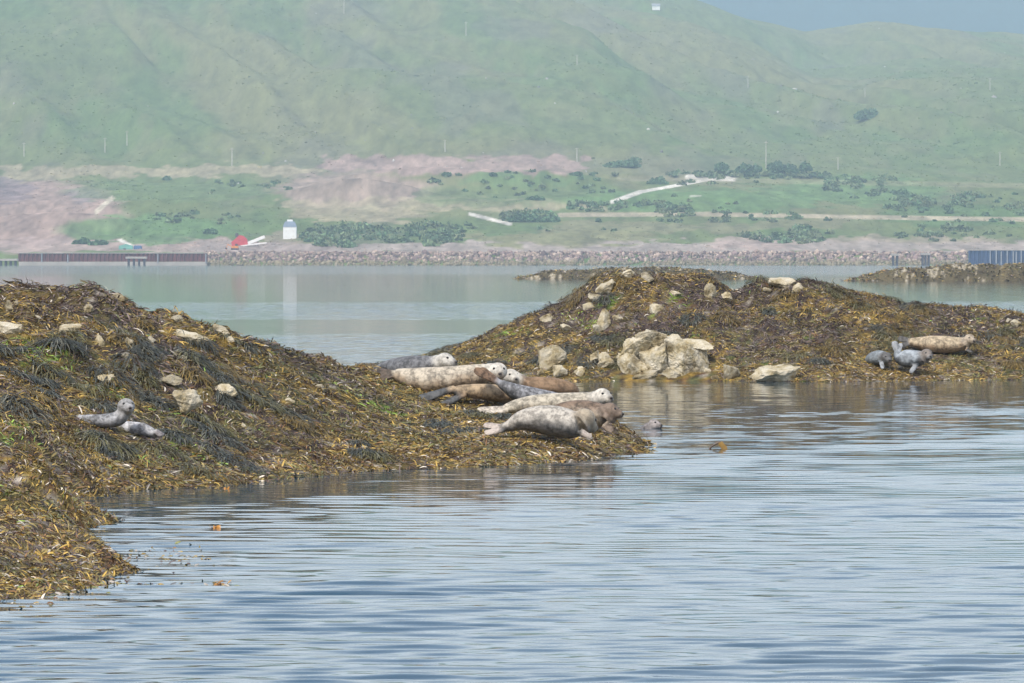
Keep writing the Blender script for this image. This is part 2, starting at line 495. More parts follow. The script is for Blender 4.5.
# ---------------------------------------------------------------- islets
class Islet:
    def __init__(self, shore, inner, back, ridge, lump, seed, deep=()):
        S = [tuple(sea(*p)) for p in shore]
        S += [(b[0], b[1], 0.0) for b in back]
        S = np.array(S)
        T = np.gradient(S[:, :2], axis=0)
        T /= np.linalg.norm(T, axis=1)[:, None]
        N = np.stack([T[:, 1], -T[:, 0]], -1)
        O1 = np.c_[S[:, :2] + 1.0 * N, np.full(len(S), -0.35)]
        O2 = np.c_[S[:, :2] + 4.0 * N, np.full(len(S), -1.2)]
        I = np.array([tuple(at(*p)) for p in inner])
        J = np.array([tuple(at(*p)) for p in ridge]); J2 = J + np.array([0, 2.2, -0.22])
        K_ = np.array([tuple(sea(*p) - np.array([0, 0, 0.4])) for p in deep]).reshape(-1, 3)
        P = np.concatenate([S, O1, O2, I, J, J2, K_])
        self.c, self.s = P[:, :2].mean(0), 8.0
        Q = (P[:, :2] - self.c) / self.s
        n = len(P)
        K = self.k(Q, Q) + np.eye(n) * 2e-4
        A = np.zeros((n + 3, n + 3)); A[:n, :n] = K
        A[:n, n] = 1; A[:n, n + 1:] = Q; A[n:, :n] = A[:n, n:].T
        self.w = np.linalg.solve(A, np.r_[P[:, 2], 0, 0, 0])
        self.Q, self.lump, self.seed = Q, lump, seed
        self.flat, self.rocks, self.notch = [], [], []
    @staticmethod
    def k(a, b):
        r2 = ((a[:, None, :] - b[None]) ** 2).sum(-1)
        return np.where(r2 > 1e-12, 0.5 * r2 * np.log(r2 + 1e-12), 0)
    def base(self, X, Y):
        X = np.asarray(X, float); Y = np.asarray(Y, float)
        q = (np.stack([X.ravel(), Y.ravel()], -1) - self.c) / self.s
        out = np.empty(len(q))
        for i in range(0, len(q), 40000):
            j = q[i:i + 40000]
            out[i:i + 40000] = self.k(j, self.Q) @ self.w[:-3] + self.w[-3] + j @ self.w[-2:]
        return np.clip(out, -1.5, 6).reshape(X.shape)
    def z(self, X, Y):
        X = np.asarray(X, float); Y = np.asarray(Y, float)
        b = self.base(X, Y)
        a = self.lump * (0.3 + 0.7 * sstep(0.1, 1.2, b))
        for (fx, fy, fr) in self.flat:
            a = a * (1 - 0.75 * np.exp(-((X - fx) ** 2 + (Y - fy) ** 2) / fr ** 2))
        n1 = fbm(X / 1.5, Y / 1.5, 3, self.seed) - 0.5
        n2 = 1 - np.abs(2 * fbm(X / 0.7, Y / 0.7, 2, self.seed + 9) - 1)
        n3 = fbm(X / 0.33, Y / 0.33, 2, self.seed + 19) - 0.5
        b = b - 2.5 * sstep(self.xlim[0], self.xlim[0] - 2.0, X) - 2.5 * sstep(self.xlim[1], self.xlim[1] + 2.0, X)
        for (nx, ny, wx, wy, d) in self.notch:
            b = b - d * np.exp(-((X - nx) / wx) ** 2 - ((Y - ny) / wy) ** 2)
        return b + a * (1.1 * n1 + 0.55 * (n2 - 0.75) + 0.34 * n3)

near_islet = Islet(
    shore=[(-260, 640), (-120, 615), (0, 600), (60, 592), (105, 586), (138, 572), (110, 554), (70, 533), (58, 514), (78, 497), (130, 491), (200, 487),
           (265, 480), (330, 474), (450, 468), (540, 464), (600, 457), (638, 446)],
    back=[(1.55, 77.5), (0.6, 80.5), (-1.5, 82.5), (-4, 82), (-7, 80.5), (-10, 79)],
    inner=[(0, 560, 43.5), (0, 520, 45.5), (60, 545, 45), (40, 503, 47.5), (78, 557, 44.5), (52, 522, 45.8), (0, 482, 50), (60, 480, 52), (0, 458, 55), (-120, 540, 46), (-120, 470, 52),
           (-120, 400, 60), (-120, 330, 66), 
           (0, 420, 60), (100, 462, 62), (100, 430, 63.5), (0, 380, 63.5), (0, 330, 66.5), 
           (100, 380, 66), (100, 330, 68.5), (200, 380, 68), (200, 430, 65.5), (260, 400, 69.5), (260, 450, 66.5),
           (330, 410, 70.5), (330, 450, 67.5), (385, 420, 72), (385, 450, 69), (420, 408, 74.3), (450, 430, 72), (450, 455, 69),
           (480, 422, 73), (500, 440, 71), (545, 424, 73.3), (560, 440, 71.5), (600, 412, 76.3), (600, 440, 73)],
    ridge=[(-120, 286, 70), (0, 289, 70), (60, 287, 70.5), (108, 286, 71), (126, 294, 71.2), (142, 305, 71.3), (200, 325, 72), (260, 350, 73.5), (330, 366, 75), (385, 375, 78), (450, 381, 78.2), (500, 391, 78), (560, 399, 77.5)],
    lump=0.36, seed=100, deep=[(150, 528), (112, 530), (185, 515), (125, 509), (165, 550), (110, 500), (196, 563), (185, 578), (182, 556), (205, 570)])
far_islet = Islet(
    shore=[(330, 384), (430, 382), (500, 381), (560, 381), (620, 381), (710, 381), (800, 382), (900, 381), (1000, 380), (1100, 380), (1220, 381)],
    back=[(17, 122), (14, 126), (9, 127.5), (3, 127), (-1, 125), (-3.5, 121)],
    ridge=[(378, 365, 118), (430, 354, 119), (475, 340, 119.5), (520, 326, 120), (560, 306, 120.5), (590, 286, 120.5), (615, 275, 120.5), (650, 274, 121), (690, 274, 121),
           (718, 281, 121), (736, 299, 121), (755, 279, 121.5), (800, 279, 121.5), (850, 290, 121.5), (880, 298, 122), (940, 307, 122), (1024, 317, 122.5), (1120, 330, 122.5)],
    inner=[(450, 366, 117.2), (520, 360, 117.2), (520, 340, 118.5), (580, 350, 117.2), (580, 312, 119.3), (640, 345, 117.2), (640, 302, 119.5), (700, 312, 119), (700, 350, 117.1),
           (760, 350, 117.2), (760, 312, 119.3), (820, 350, 117.5), (820, 312, 119.8), (900, 340, 118.7), (900, 365, 117.0), (960, 340, 119.2), (1000, 352, 118.4), (1000, 332, 120.5)],
    lump=0.36, seed=200)
far_islet.xlim, near_islet.xlim = (-3.8, 14.5), (-8.0, 3.0)
far_islet.notch = [(4.78, 121.8, .34, 3.0, .18)]
near_islet.notch = [(-4.72, 72.2, .22, 2.0, .12)]
# hauled-out seals lie on smoother shelves
for (px, py, fr) in [(420, 392, 1.0), (460, 402, 1.0), (510, 410, 1.0), (550, 430, 1.0), (590, 425, 1.0), (100, 424, .9), (140, 432, .6)]:
    p = hit(near_islet.base, px, py, 55, 90, 0.05)
    near_islet.flat.append((p[0], p[1], fr))
for (px, py, fr) in [(880, 366, .7), (910, 370, .8), (940, 355, 1.0)]:
    p = hit(far_islet.base, px, py, 105, 130, 0.05)
    far_islet.flat.append((p[0], p[1], fr))

GREEN_PATCH = hit(near_islet.z, 33, 352, 55, 90, .05)
def wrack_palette(n, X, Y, Z, which, r):
    """colour of each frond: golden near the water, olive and brown above, with purple-grey dry patches"""
    pal = np.array([[0.235, 0.155, 0.036],   # golden brown
                    [0.13, 0.100, 0.034],  # olive brown
                    [0.045, 0.028, 0.020],  # dark brown
                    [0.095, 0.070, 0.062],  # purplish dry
                    [0.34, 0.30, 0.245],    # pale grey, highlights painted in as frond colour
                    [0.105, 0.105, 0.038],  # olive green
                    [0.125, 0.066, 0.026],   # rust
                    [0.15, 0.22, 0.035]])   # sea lettuce green
    hi = sstep(0.25, 1.3, Z) if which == 400 else sstep(0.7, 1.9, Z)
    n1 = fbm(X / 1.3, Y / 1.6, 3, which + 5); n2 = fbm(X / 0.8, Y / 1.0, 3, which + 7)
    lo = sstep(0.45, 0.05, Z)
    w = np.zeros((n, 8))
    w[:, 0] = 0.75 * sstep(0.35, 0.65, n1) + 0.55 * lo
    w[:, 1] = 0.75
    w[:, 2] = 0.35 + 0.9 * hi * sstep(0.35, 0.6, n2)
    w[:, 3] = 0.25 + 0.7 * hi * sstep(0.6, 0.4, n1)
    w[:, 4] = 0.07 + 0.10 * lo
    w[:, 5] = 0.5 * sstep(0.45, 0.65, n2) * (1 - hi * 0.6)
    w[:, 6] = 0.22 * sstep(0.4, 0.7, 1 - n2) + 0.25 * lo
    w[:, 7] = 0.004 + 0.5 * sstep(0.74, 0.8, fbm(X / 0.9, Y / 0.9, 2, which + 31)) * (1 - lo)
    if which == 300:      # the one patch of bright green weed
        w[:, 7] += 2.2 * np.exp(-((X - GREEN_PATCH[0]) / .38) ** 2 - ((Y - GREEN_PATCH[1]) / .4) ** 2)
    cum = np.cumsum(w, 1); cum /= cum[:, -1:]
    k = (r.random(n)[:, None] > cum).sum(1)
    c = pal[np.clip(k, 0, 7)]
    return c * ((0.6 + 0.8 * r.random(n)) * (0.95 + 1.5 * fbm(X / 0.42, Y / 0.55, 3, which + 61)))[:, None]

def ribbons(P, T, N, L, Wd, curl, c, seg, prof):
    """flat fronds: base point, heading, surface normal, length, width"""
    n = len(P)
    S = np.cross(T, N); S /= np.linalg.norm(S, axis=1)[:, None] + 1e-9
    V = np.empty((n, seg + 1, 2, 3))
    cur = P.copy(); d = T.copy()
    tw = curl[:, 1]
    for i in range(seg + 1):
        a = tw * i / seg
        s = S * np.cos(a)[:, None] + N * np.sin(a)[:, None]
        V[:, i, 0] = cur - s * (Wd * prof[i] * 0.5)[:, None]
        V[:, i, 1] = cur + s * (Wd * prof[i] * 0.5)[:, None]
        cur = cur + d * (L / seg)[:, None]
        d = d - N * (curl[:, 0] / seg)[:, None]
        d /= np.linalg.norm(d, axis=1)[:, None]
    base = (np.arange(n) * (seg + 1) * 2)[:, None, None]
    q = np.array([[2 * i, 2 * i + 1, 2 * i + 3, 2 * i + 2] for i in range(seg)])[None]
    return V.reshape(-1, 3), (base + q).reshape(-1, 4), np.repeat(c, (seg + 1) * 2, 0)

def normals(isl, X, Y):
    e = 0.06
    z0 = isl.z(X, Y)
    gx = (isl.z(X + e, Y) - z0) / e; gy = (isl.z(X, Y + e) - z0) / e
    N = np.stack([-gx, -gy, np.ones_like(gx)], -1)
    return z0, N / np.linalg.norm(N, axis=1)[:, None], gx, gy

def scatter(isl, n, x0, x1, y0, y1, r, zmin=-0.03):
    X = r.uniform(x0, x1, n); Y = r.uniform(y0, y1, n)
    z, N, gx, gy = normals(isl, X, Y)
    ok = z > zmin
    for (rx, ry, ra) in isl.rocks:
        ok &= ((X - rx) / ra) ** 2 + ((Y - ry) / ra) ** 2 > 1
    return X[ok], Y[ok], z[ok], N[ok], gx[ok], gy[ok]

def build_islet(isl, name, x0, x1, y0, y1, step, zones, mops, which):
    xs, ys = np.arange(x0, x1, step), np.arange(y0, y1, step)
    X, Y = np.meshgrid(xs, ys)
    Z = isl.z(X, Y)
    c = wrack_palette(X.size, X.ravel(), Y.ravel(), Z.ravel(), which, np.random.default_rng(5)) * 0.5
    root = obj(name, mesh_np(name, np.stack([X, Y, Z], -1).reshape(-1, 3), grid_faces(*X.shape), c, True), M['bed'])
    tag(root, kind='structure')
    r = np.random.default_rng(which)
    VV, FF, CC = [], [], []; off = 0
    for (zx0, zx1, zy0, zy1, dens, sc, flk) in zones:
        X, Y, z, N, gx, gy = scatter(isl, int(dens * (zx1 - zx0) * (zy1 - zy0)), zx0, zx1, zy0, zy1, r)
        n = len(X)
        ang = np.where(r.random(n) < .3, r.uniform(0, 6.283, n), 9.0 * fbm(X / .7, Y / .7, 2, which + 91) + r.normal(0, .5, n))
        dn = np.stack([-gx, -gy, 0 * gx], -1)
        T = np.stack([np.cos(ang), np.sin(ang), 0 * ang], -1) + 0.9 * dn
        T -= N * (T * N).sum(1)[:, None]
        T /= np.linalg.norm(T, axis=1)[:, None] + 1e-9
        flake = r.random(n) < flk
        lift = np.where(flake, r.uniform(0.1, 1.1, n), r.uniform(0.0, 0.5, n))
        T = T + N * lift[:, None]; T /= np.linalg.norm(T, axis=1)[:, None]
        L = sc * np.where(flake, r.uniform(0.05, 0.16, n), r.uniform(0.08, 0.24, n)); Wd = sc * np.where(flake, r.uniform(0.009, 0.022, n), r.uniform(0.006, 0.013, n))
        P = np.stack([X, Y, z - 0.01], -1)
        curl = np.stack([r.uniform(0.4, 2.2, n), r.uniform(-1.6, 1.6, n)], -1)
        c = wrack_palette(n, X, Y, z, which, r)
        v, f, cc = ribbons(P, T, N, L, Wd, curl, c, 3, [0.5, 1.0, 1.05, 0.45])
        VV.append(v); FF.append(f + off); CC.append(cc); off += len(v)
    o = obj('wrack_fronds', mesh_np('wrack_fronds', np.concatenate(VV), np.concatenate(FF), np.concatenate(CC)), M['weed'], root)
    tag(o, kind='stuff')
    # long knotted wrack hanging in mops over the stones
    VV, FF, CC = [], [], []; off = 0
    for (zx0, zx1, zy0, zy1, nm, zlo, zhi, dark) in mops:
        X, Y, z, N, gx, gy = scatter(isl, nm, zx0, zx1, zy0, zy1, r)
        ok = (z > zlo) & (z < zhi)
        pn = fbm(X / 2.2, Y / 2.2, 2, which + 77)
        ok &= pn > 0.47
        for (fx, fy, fr) in isl.flat: ok &= np.hypot(X - fx, Y - fy) > 0.8 * fr
        X, Y, z, N = X[ok], Y[ok], z[ok], N[ok]
        for i in range(len(X)):
            k = int(r.integers(150, 260)); rad = r.uniform(0.14, 0.36)
            a = r.uniform(0, 6.283, k); q = rad * 0.75 * np.sqrt(r.random(k))
            bx, by = X[i] + q * np.cos(a), Y[i] + q * np.sin(a)
            hgt = 0.07 * (1 - (q / rad) ** 2) + 0.01
            _, n_, gxx, gyy = normals(isl, bx, by)
            P = np.stack([bx, by, isl.z(bx, by) + hgt * r.uniform(0.5, 1.0, k)], -1)
            a2 = a + r.normal(0, 1.0, k)
            T = np.stack([np.cos(a2) - 1.2 * gxx, np.sin(a2) - 1.2 * gyy - 0.25, 0.12 + 0 * a], -1)
            T /= np.linalg.norm(T, axis=1)[:, None]
            L = rad * r.uniform(0.35, 1.0, k); Wd = r.uniform(0.006, 0.012, k)
            tone = r.random()
            if tone < dark + .15: bc = np.array([0.062, 0.066, 0.052])
            elif tone < dark + 0.45: bc = np.array([0.105, 0.095, 0.036])
            else: bc = np.array([0.17, 0.115, 0.03])
            c = bc[None] * (0.5 + 1.0 * r.random(k))[:, None]
            hl = r.random(k) < 0.12
            c[hl] = c[hl] * 0.4 + np.array([0.16, 0.15, 0.11])
            curl = np.stack([r.uniform(0.8, 2.2, k), r.uniform(-0.8, 0.8, k)], -1)
            v, f, cc = ribbons(P, T, n_ * 0.3 + np.array([0, 0, 0.7]), L, Wd, curl, c, 5, [0.8, 1, 1, 1, 0.9, 0.5])
            VV.append(v); FF.append(f + off); CC.append(cc); off += len(v)
    o = obj('knotted_wrack', mesh_np('knotted_wrack', np.concatenate(VV), np.concatenate(FF), np.concatenate(CC)), M['weed'], root)
    tag(o, kind='stuff')
    return root

# ---------------------------------------------------------------- low skerries in the channel
def skerry(name, pxs, tops, base_y, depth, seed):
    D = sea(512, base_y)[1]
    x = np.linspace(pxs[0], pxs[-1], 150)
    top = np.interp(x, pxs, tops)
    ztop = at(x, top, D)[:, 2]
    Xc = at(x, base_y, D)[:, 0]
    v = np.linspace(-1, 1, 26)
    X = np.repeat(Xc[None], 26, 0)
    Y = D + depth * (1 + v[:, None]) * (0.6 + 0.4 * np.clip(ztop, 0, 1))[None] + 0 * X
    Z = np.clip(ztop, 0, None)[None] * (1 - np.abs(v[:, None]) ** 1.7) + 0.5 * (fbm(X / 0.9, Y / 0.9, 4, seed) - 0.5) * (1 - v[:, None] ** 2) - 0.35 * np.abs(v[:, None]) ** 6
    c = np.tile([0.11, 0.085, 0.04], (X.size, 1)) * (0.4 + 1.2 * fbm(X.ravel() / 0.8, Y.ravel() / 0.8, 4, seed + 3))[:, None]
    pale = sstep(0.66, 0.72, fbm(X.ravel() / 0.7, Y.ravel() / 0.9, 3, seed + 5))[:, None]
    c = c * (1 - pale) + np.array([0.42, 0.36, 0.26]) * pale
    o = obj(name, mesh_np(name, np.stack([X, Y, Z], -1).reshape(-1, 3), grid_faces(*X.shape), c, False), M['bed'])
    tag(o, kind='structure')
    r = np.random.default_rng(seed)
    n = 2600
    i = r.integers(0, 150, n); j = r.integers(1, 24, n)
    P = np.stack([X[j, i], Y[j, i], Z[j, i] - 0.02], -1) + r.normal(0, 0.06, (n, 3)) * np.array([1, 1, 0.2])
    a = r.uniform(0, 6.283, n)
    T = np.stack([np.cos(a), np.sin(a), r.uniform(0, 0.8, n)], -1); T /= np.linalg.norm(T, axis=1)[:, None]
    N = np.tile([0, -0.2, 0.98], (n, 1))
    v, f, cc = ribbons(P, T, N, r.uniform(.2, .5, n), r.uniform(.08, .2, n), np.stack([r.uniform(.3, 1.5, n), r.uniform(-1, 1, n)], -1),
                       wrack_palette(n, P[:, 0], P[:, 1], 0.5 + 0 * a, seed, r), 2, [.6, 1, .5])
    t = obj('wrack_tufts', mesh_np('wrack_tufts', v, f, cc), M['weed'], o)
    tag(t, kind='stuff')
skerry('low_skerry', [515, 535, 550, 590, 615, 650, 690, 715, 740, 760], [279, 274, 270, 270, 267.5, 267, 268, 271, 273, 279], 279, 1.6, 510)
skerry('long_skerry', [845, 870, 890, 905, 920, 940, 960, 985, 1024, 1060, 1090], [281, 274, 270, 268, 269, 266, 264, 265, 264, 265, 272], 281, 2.2, 520)

# where the boulders break through the weed: (px, py, width, height[, tilt, label])
A_BOULDERS = [
    (185, 404, 27, 27, 0.4, 'largest pale yellowish wedge-shaped boulder to the right of the two left-hand seals'),
    (170, 381, 20, 11, 0.2, 'flat cream boulder just above the pale wedge-shaped boulder'),
    (224, 391, 22, 14, 0, 'low mottled boulder right of the pale wedge-shaped boulder, half under weed'),
    (106, 379, 21, 10, 0.2, 'flat cream boulder on the weedy slope directly above the two left-hand seals'),
    (68, 327, 22, 11, -.1, 'irregular cream boulder high on the left part of the near islet'),
    (90, 309, 10, 8, 0, 'small white pointed boulder near the top of the near islet'),
    (122, 299, 16, 9, .1, 'pale pinkish boulder at the step in the near islet skyline'),
    (189, 338, 27, 13, .2, 'broad cream boulder below the near islet skyline, left of a white one'),
    (218, 329, 20, 12, .5, 'whitish tilted boulder on the near islet skyline'),
    (7, 328, 26, 16, 0, 'grey flat-topped boulder cut by the left edge of the picture'),
]
A_SMALL = [(128, 344, 10, 13), (99, 341, 9, 13), (289, 401, 10, 6), (320, 387, 9, 5), (205, 341, 11, 8), (176, 318, 12, 6), (126, 357, 8, 6),
                                    (9, 307, 7, 11), (230, 339, 7, 5), (38, 317, 8, 5), (16, 303, 6, 5), (183, 357, 7, 5), (243, 425, 6, 4), (290, 393, 6, 4), (365, 448, 7, 4), (150, 340, 9, 6)]
B_BOULDERS = [
    (776, 374, 38, 20, 0, 'pale flat-topped boulder standing in the water at the middle of the far islet'),
    (549, 357, 31, 25, -.5, 'large tilted pale slab at the left foot of the far islet'),
    (557, 373, 17, 13, 0, 'small cream boulder at the waterline under the large tilted slab'),
    (603, 289, 27, 14, -.5, 'long whitish slab on the left shoulder of the far islet'),
    (628, 274, 14, 8, 0, 'small pale boulder on the summit of the far islet, left of another'),
    (646, 277, 13, 8, .2, 'small pale boulder on the summit of the far islet, right of another'),
    (655, 309, 14, 11, -.5, 'cream oval boulder alone in the weed above the pale outcrop'),
    (604, 320, 13, 17, -.4, 'upright cream boulder left above the pale outcrop'),
    (732, 373, 14, 15, 0, 'cracked cream boulder at the waterline just right of the pale outcrop'),
    (711, 292, 11, 14, 0, 'brownish upright boulder below the dip in the far islet skyline'),
    (727, 298, 11, 10, 0, 'brownish round boulder below and right of the dip in the skyline'),
    (785, 281, 27, 11, .15, 'broad pale slab on the right summit of the far islet'),
    (606, 361, 15, 15, 0, 'cream boulder at the waterline between the tilted slab and the outcrop'),
]
B_SMALL = [(596, 297, 14, 8), (675, 293, 11, 6), (594, 357, 10, 12), (547, 317, 12, 9), (598, 329, 9, 8), (797, 288, 10, 9), (565, 327, 12, 10), (612, 283, 12, 7),
                                    (1016, 323, 10, 7), (1008, 321, 6, 5), (588, 307, 12, 7), (754, 376, 8, 7),
                                    (580, 372, 10, 9), (541, 372, 8, 7), (617, 318, 8, 6), (768, 290, 8, 6), (715, 378, 9, 6)]
for isl, tabs, lo, hi in ((near_islet, (A_BOULDERS, A_SMALL), 55, 90), (far_islet, (B_BOULDERS, B_SMALL), 108, 128)):
    for tb in tabs:
        for bb in tb:
            P = hit(isl.z, bb[0], bb[1] + bb[3] * 0.35, lo, hi, 0.04)
            if P is not None:
                isl.rocks.append((P[0], P[1] - 0.02, bb[2] / FPX * P[1] * 0.36))
P = hit(far_islet.z, 665, 378, 108, 125, 0.04)
for px in (632, 655, 680, 700): far_islet.rocks.append((X_at(px, P[1]), P[1] + .15, .42))
islet_a = build_islet(near_islet, 'weedy_islet', -10.5, 3.6, 36, 86, 0.10,
    zones=[(-6.8, 2.2, 57, 80, 1050, 0.9, .45), (-6.0, -2.6, 39, 57, 1700, 0.72, .65), (-8.5, -3, 60, 80, 150, 1.0, .3)],
    mops=[(-6.5, 0.5, 58, 75, 420, 0.12, 1.6, 0.45), (-6.5, -1, 66, 74, 40, 1.2, 3, 0.2)], which=300)
islet_b = build_islet(far_islet, 'rocky_islet', -7, 20, 113, 130, 0.14,
    zones=[(-3.5, 13.5, 114.3, 123.2, 850, 1.0, .45), (-3.5, 13.5, 123, 128, 60, 1.5, .3)],
    mops=[(-3, 12, 116, 123, 240, 0.25, 3, 0.25)], which=400)

# ================================================================ BOULDERS
def rock_mesh(name, sx_, sy_, sz_, seed, sub=4, boxy=0.0, rough=0.16):
    r = np.random.default_rng(seed)
    bm = bmesh.new(); bmesh.ops.create_icosphere(bm, subdivisions=sub, radius=1)
    V = np.array([v.co[:] for v in bm.verts])
    if boxy:
        p = 2 + 6 * boxy
        V = V / (np.abs(V) ** p).sum(1)[:, None] ** (1 / p)
    for k in range(12):
        n = r.normal(0, 1, 3); n /= np.linalg.norm(n)
        c = r.uniform(0.38, 0.78) * (1.15 if boxy else 1.0)
        d = np.maximum(V @ n - c, 0)
        V = V - d[:, None] * n * 0.95
    s = 2.3
    nn = (fbm(V[:, 0] * s + seed, V[:, 1] * s + V[:, 2] * 1.7, 4, seed) - 0.5) + (fbm(V[:, 2] * s - seed, V[:, 0] * s - V[:, 1], 4, seed + 1) - 0.5)
    V = V * (1 + rough * 2.0 * nn[:, None])
    s = 6.0
    n2 = np.abs(fbm(V[:, 0] * s + seed, V[:, 2] * s + V[:, 1] * 4, 3, seed + 5) - .5) + np.abs(fbm(V[:, 2] * s * 1.3 - seed, V[:, 1] * s - V[:, 0] * 3, 3, seed + 6) - .5)
    V = V * (1 + rough * (1.6 * n2[:, None] - .3))
    V = V / np.abs(V).max(0) * np.array([sx_, sy_, sz_])
    for v, p in zip(bm.verts, V): v.co = p
    me = bpy.data.meshes.new(name); bm.to_mesh(me); bm.free()
    return me

def put_rock(isl, px, py, w, h, seed, parent=None, label=None, rot=0, boxy=0.0, lo=40, hi=130, name=None):
    P = hit(isl.z, px, py + h * 0.35, lo, hi, 0.04)
    if P is None: return None
    ppm = FPX / P[1]
    a, b = w / ppm * 0.64, h / ppm * 0.70
    me = rock_mesh('rock', a, max(a, b) * 0.8, b, seed, sub=4 if w > 9 else 3, boxy=.6 if w > 35 else boxy)
    c = at(px, py + h * .06, P[1] + 0.06 * a)
    o = obj(name or ('boulder' if label else 'rock'), me, M['stone'], parent)
    o.location = c
    o.rotation_euler = (0.1, rot, (seed % 7) * 0.06 - .2)
    if label: tag(o, label, 'boulder', 'pale boulders among the seaweed')
    return o

for i, (px, py, w, h, rot, lab) in enumerate(A_BOULDERS):
    put_rock(near_islet, px, py, w, h, 20 + i, None, lab, rot, lo=55, hi=90)
for i, (px, py, w, h) in enumerate(A_SMALL):
    put_rock(near_islet, px, py, w, h, 60 + i, islet_a, lo=55, hi=90)

for i, (px, py, w, h, rot, lab) in enumerate(B_BOULDERS):
    put_rock(far_islet, px, py, w, h, 120 + i, None, lab, rot, lo=108, hi=128)
for i, (px, py, w, h) in enumerate(B_SMALL):
    put_rock(far_islet, px, py, w, h, 160 + i, islet_b, lo=108, hi=128)

# the pale cracked outcrop at the waterline
P0 = hit(far_islet.z, 665, 378, 108, 125, 0.04)
outcrop = empty('rock_outcrop', (P0[0], P0[1], 0))
tag(outcrop, 'big pale cracked rock outcrop dipping into the water below the far islet summit', 'outcrop')
for i, (px, py, w, h, dd, rot) in enumerate([(633, 345, 32, 26, .25, -.3), (655, 338, 32, 20, .35, -.2), (632, 368, 30, 28, 0, .1), (656, 362, 26, 32, -.05, -.1), (679, 357, 36, 34, .1, .5),
                                             (693, 362, 26, 34, .2, -.15), (672, 374, 26, 16, -.15, 0), (692, 342, 34, 11, .6, .1), (648, 376, 26, 14, -.2, 0), (700, 374, 18, 16, .1, 0), (712, 375, 12, 13, .1, 0)]):
    D = P0[1] + 0.32 + dd * .8
    ppm = FPX / D
    a, b = w / ppm * 0.64, h / ppm * 0.63
    o = obj('block', rock_mesh('block', a, max(a, b) * 0.75, b, 700 + i, boxy=0.5, rough=0.15, sub=5), M['stone'], outcrop)
    o.location = at(px, py + 2, D) - np.array([P0[0], P0[1], 0])
    o.rotation_euler = (0, rot, 0)

# ================================================================ SEALS
def seal_material():
    m = bpy.data.materials.new('seal_fur'); m.use_nodes = True
    n, l = m.node_tree.nodes, m.node_tree.links
    b = n['Principled BSDF']; b.inputs['Roughness'].default_value = 0.6; b.inputs['Specular IOR Level'].default_value = 0.3
    a = n.new('ShaderNodeAttribute'); a.attribute_name = 'tint'
    sp = n.new('ShaderNodeAttribute'); sp.attribute_name = 'mottle'
    tc = n.new('ShaderNodeTexCoord')
    n1 = n.new('ShaderNodeTexNoise'); n1.inputs['Scale'].default_value = 24; n1.inputs['Detail'].default_value = 4; n1.inputs['Roughness'].default_value = .6
    n2 = n.new('ShaderNodeTexNoise'); n2.inputs['Scale'].default_value = 9; n2.inputs['Detail'].default_value = 3
    for q in (n1, n2): l.new(tc.outputs['Object'], q.inputs['Vector'])
    ad = n.new('ShaderNodeMath'); ad.operation = 'ADD'
    l.new(n1.outputs['Fac'], ad.inputs[0]); l.new(n2.outputs['Fac'], ad.inputs[1])
    mr = n.new('ShaderNodeMapRange'); mr.inputs['From Min'].default_value = 0.85; mr.inputs['From Max'].default_value = 1.15
    mr.inputs['To Min'].default_value = -1.2; mr.inputs['To Max'].default_value = 0.5
    l.new(ad.outputs[0], mr.inputs['Value'])
    mu = n.new('ShaderNodeMath'); mu.operation = 'MULTIPLY_ADD'; mu.inputs[2].default_value = 1.0
    ns = n.new('ShaderNodeTexNoise'); ns.inputs['Scale'].default_value = 42; ns.inputs['Detail'].default_value = 2; l.new(tc.outputs['Object'], ns.inputs['Vector'])
    ms = n.new('ShaderNodeMapRange'); ms.inputs['From Min'].default_value = 0.54; ms.inputs['From Max'].default_value = 0.64; ms.inputs['To Max'].default_value = -0.35; l.new(ns.outputs['Fac'], ms.inputs['Value'])
    a2_ = n.new('ShaderNodeMath'); a2_.operation = 'ADD'; l.new(mr.outputs['Result'], a2_.inputs[0]); l.new(ms.outputs['Result'], a2_.inputs[1])
    l.new(a2_.outputs[0], mu.inputs[0]); l.new(sp.outputs['Fac'], mu.inputs[1])
    vm = n.new('ShaderNodeVectorMath'); vm.operation = 'SCALE'
    l.new(a.outputs['Color'], vm.inputs[0]); l.new(mu.outputs[0], vm.inputs['Scale'])
    l.new(vm.outputs['Vector'], b.inputs['Base Color'])
    n3 = n.new('ShaderNodeTexNoise'); n3.inputs['Scale'].default_value = 14; n3.inputs['Detail'].default_value = 6; l.new(tc.outputs['Object'], n3.inputs['Vector'])
    bp = n.new('ShaderNodeBump'); bp.inputs['Strength'].default_value = 0.5; bp.inputs['Distance'].default_value = 0.03
    l.new(n3.outputs['Fac'], bp.inputs['Height']); l.new(bp.outputs['Normal'], b.inputs['Normal'])
    return m
M['seal'] = seal_material()
M['eye'] = material('wet_dark_eye', (0.008, 0.007, 0.006), 0.15, spec=0.5, var=0.05)
M['nose'] = material('dark_nose', (0.03, 0.024, 0.022), 0.4, spec=0.4, var=0.1)

def loft(rings, V, F):
    """closed loft through rings of equal size"""
    k = len(rings[0]); o = len(V)
    for rg in rings: V.extend([tuple(p) for p in rg])
    for i in range(len(rings) - 1):
        for j in range(k):
            a, b = o + i * k + j, o + i * k + (j + 1) % k
            F.append((a, b, b + k, a + k))
    F.append(tuple(o + j for j in range(k))[::-1])
    F.append(tuple(o + (len(rings) - 1) * k + j for j in range(k)))

def unit(v): v = np.asarray(v, float); return v / (np.linalg.norm(v) + 1e-9)

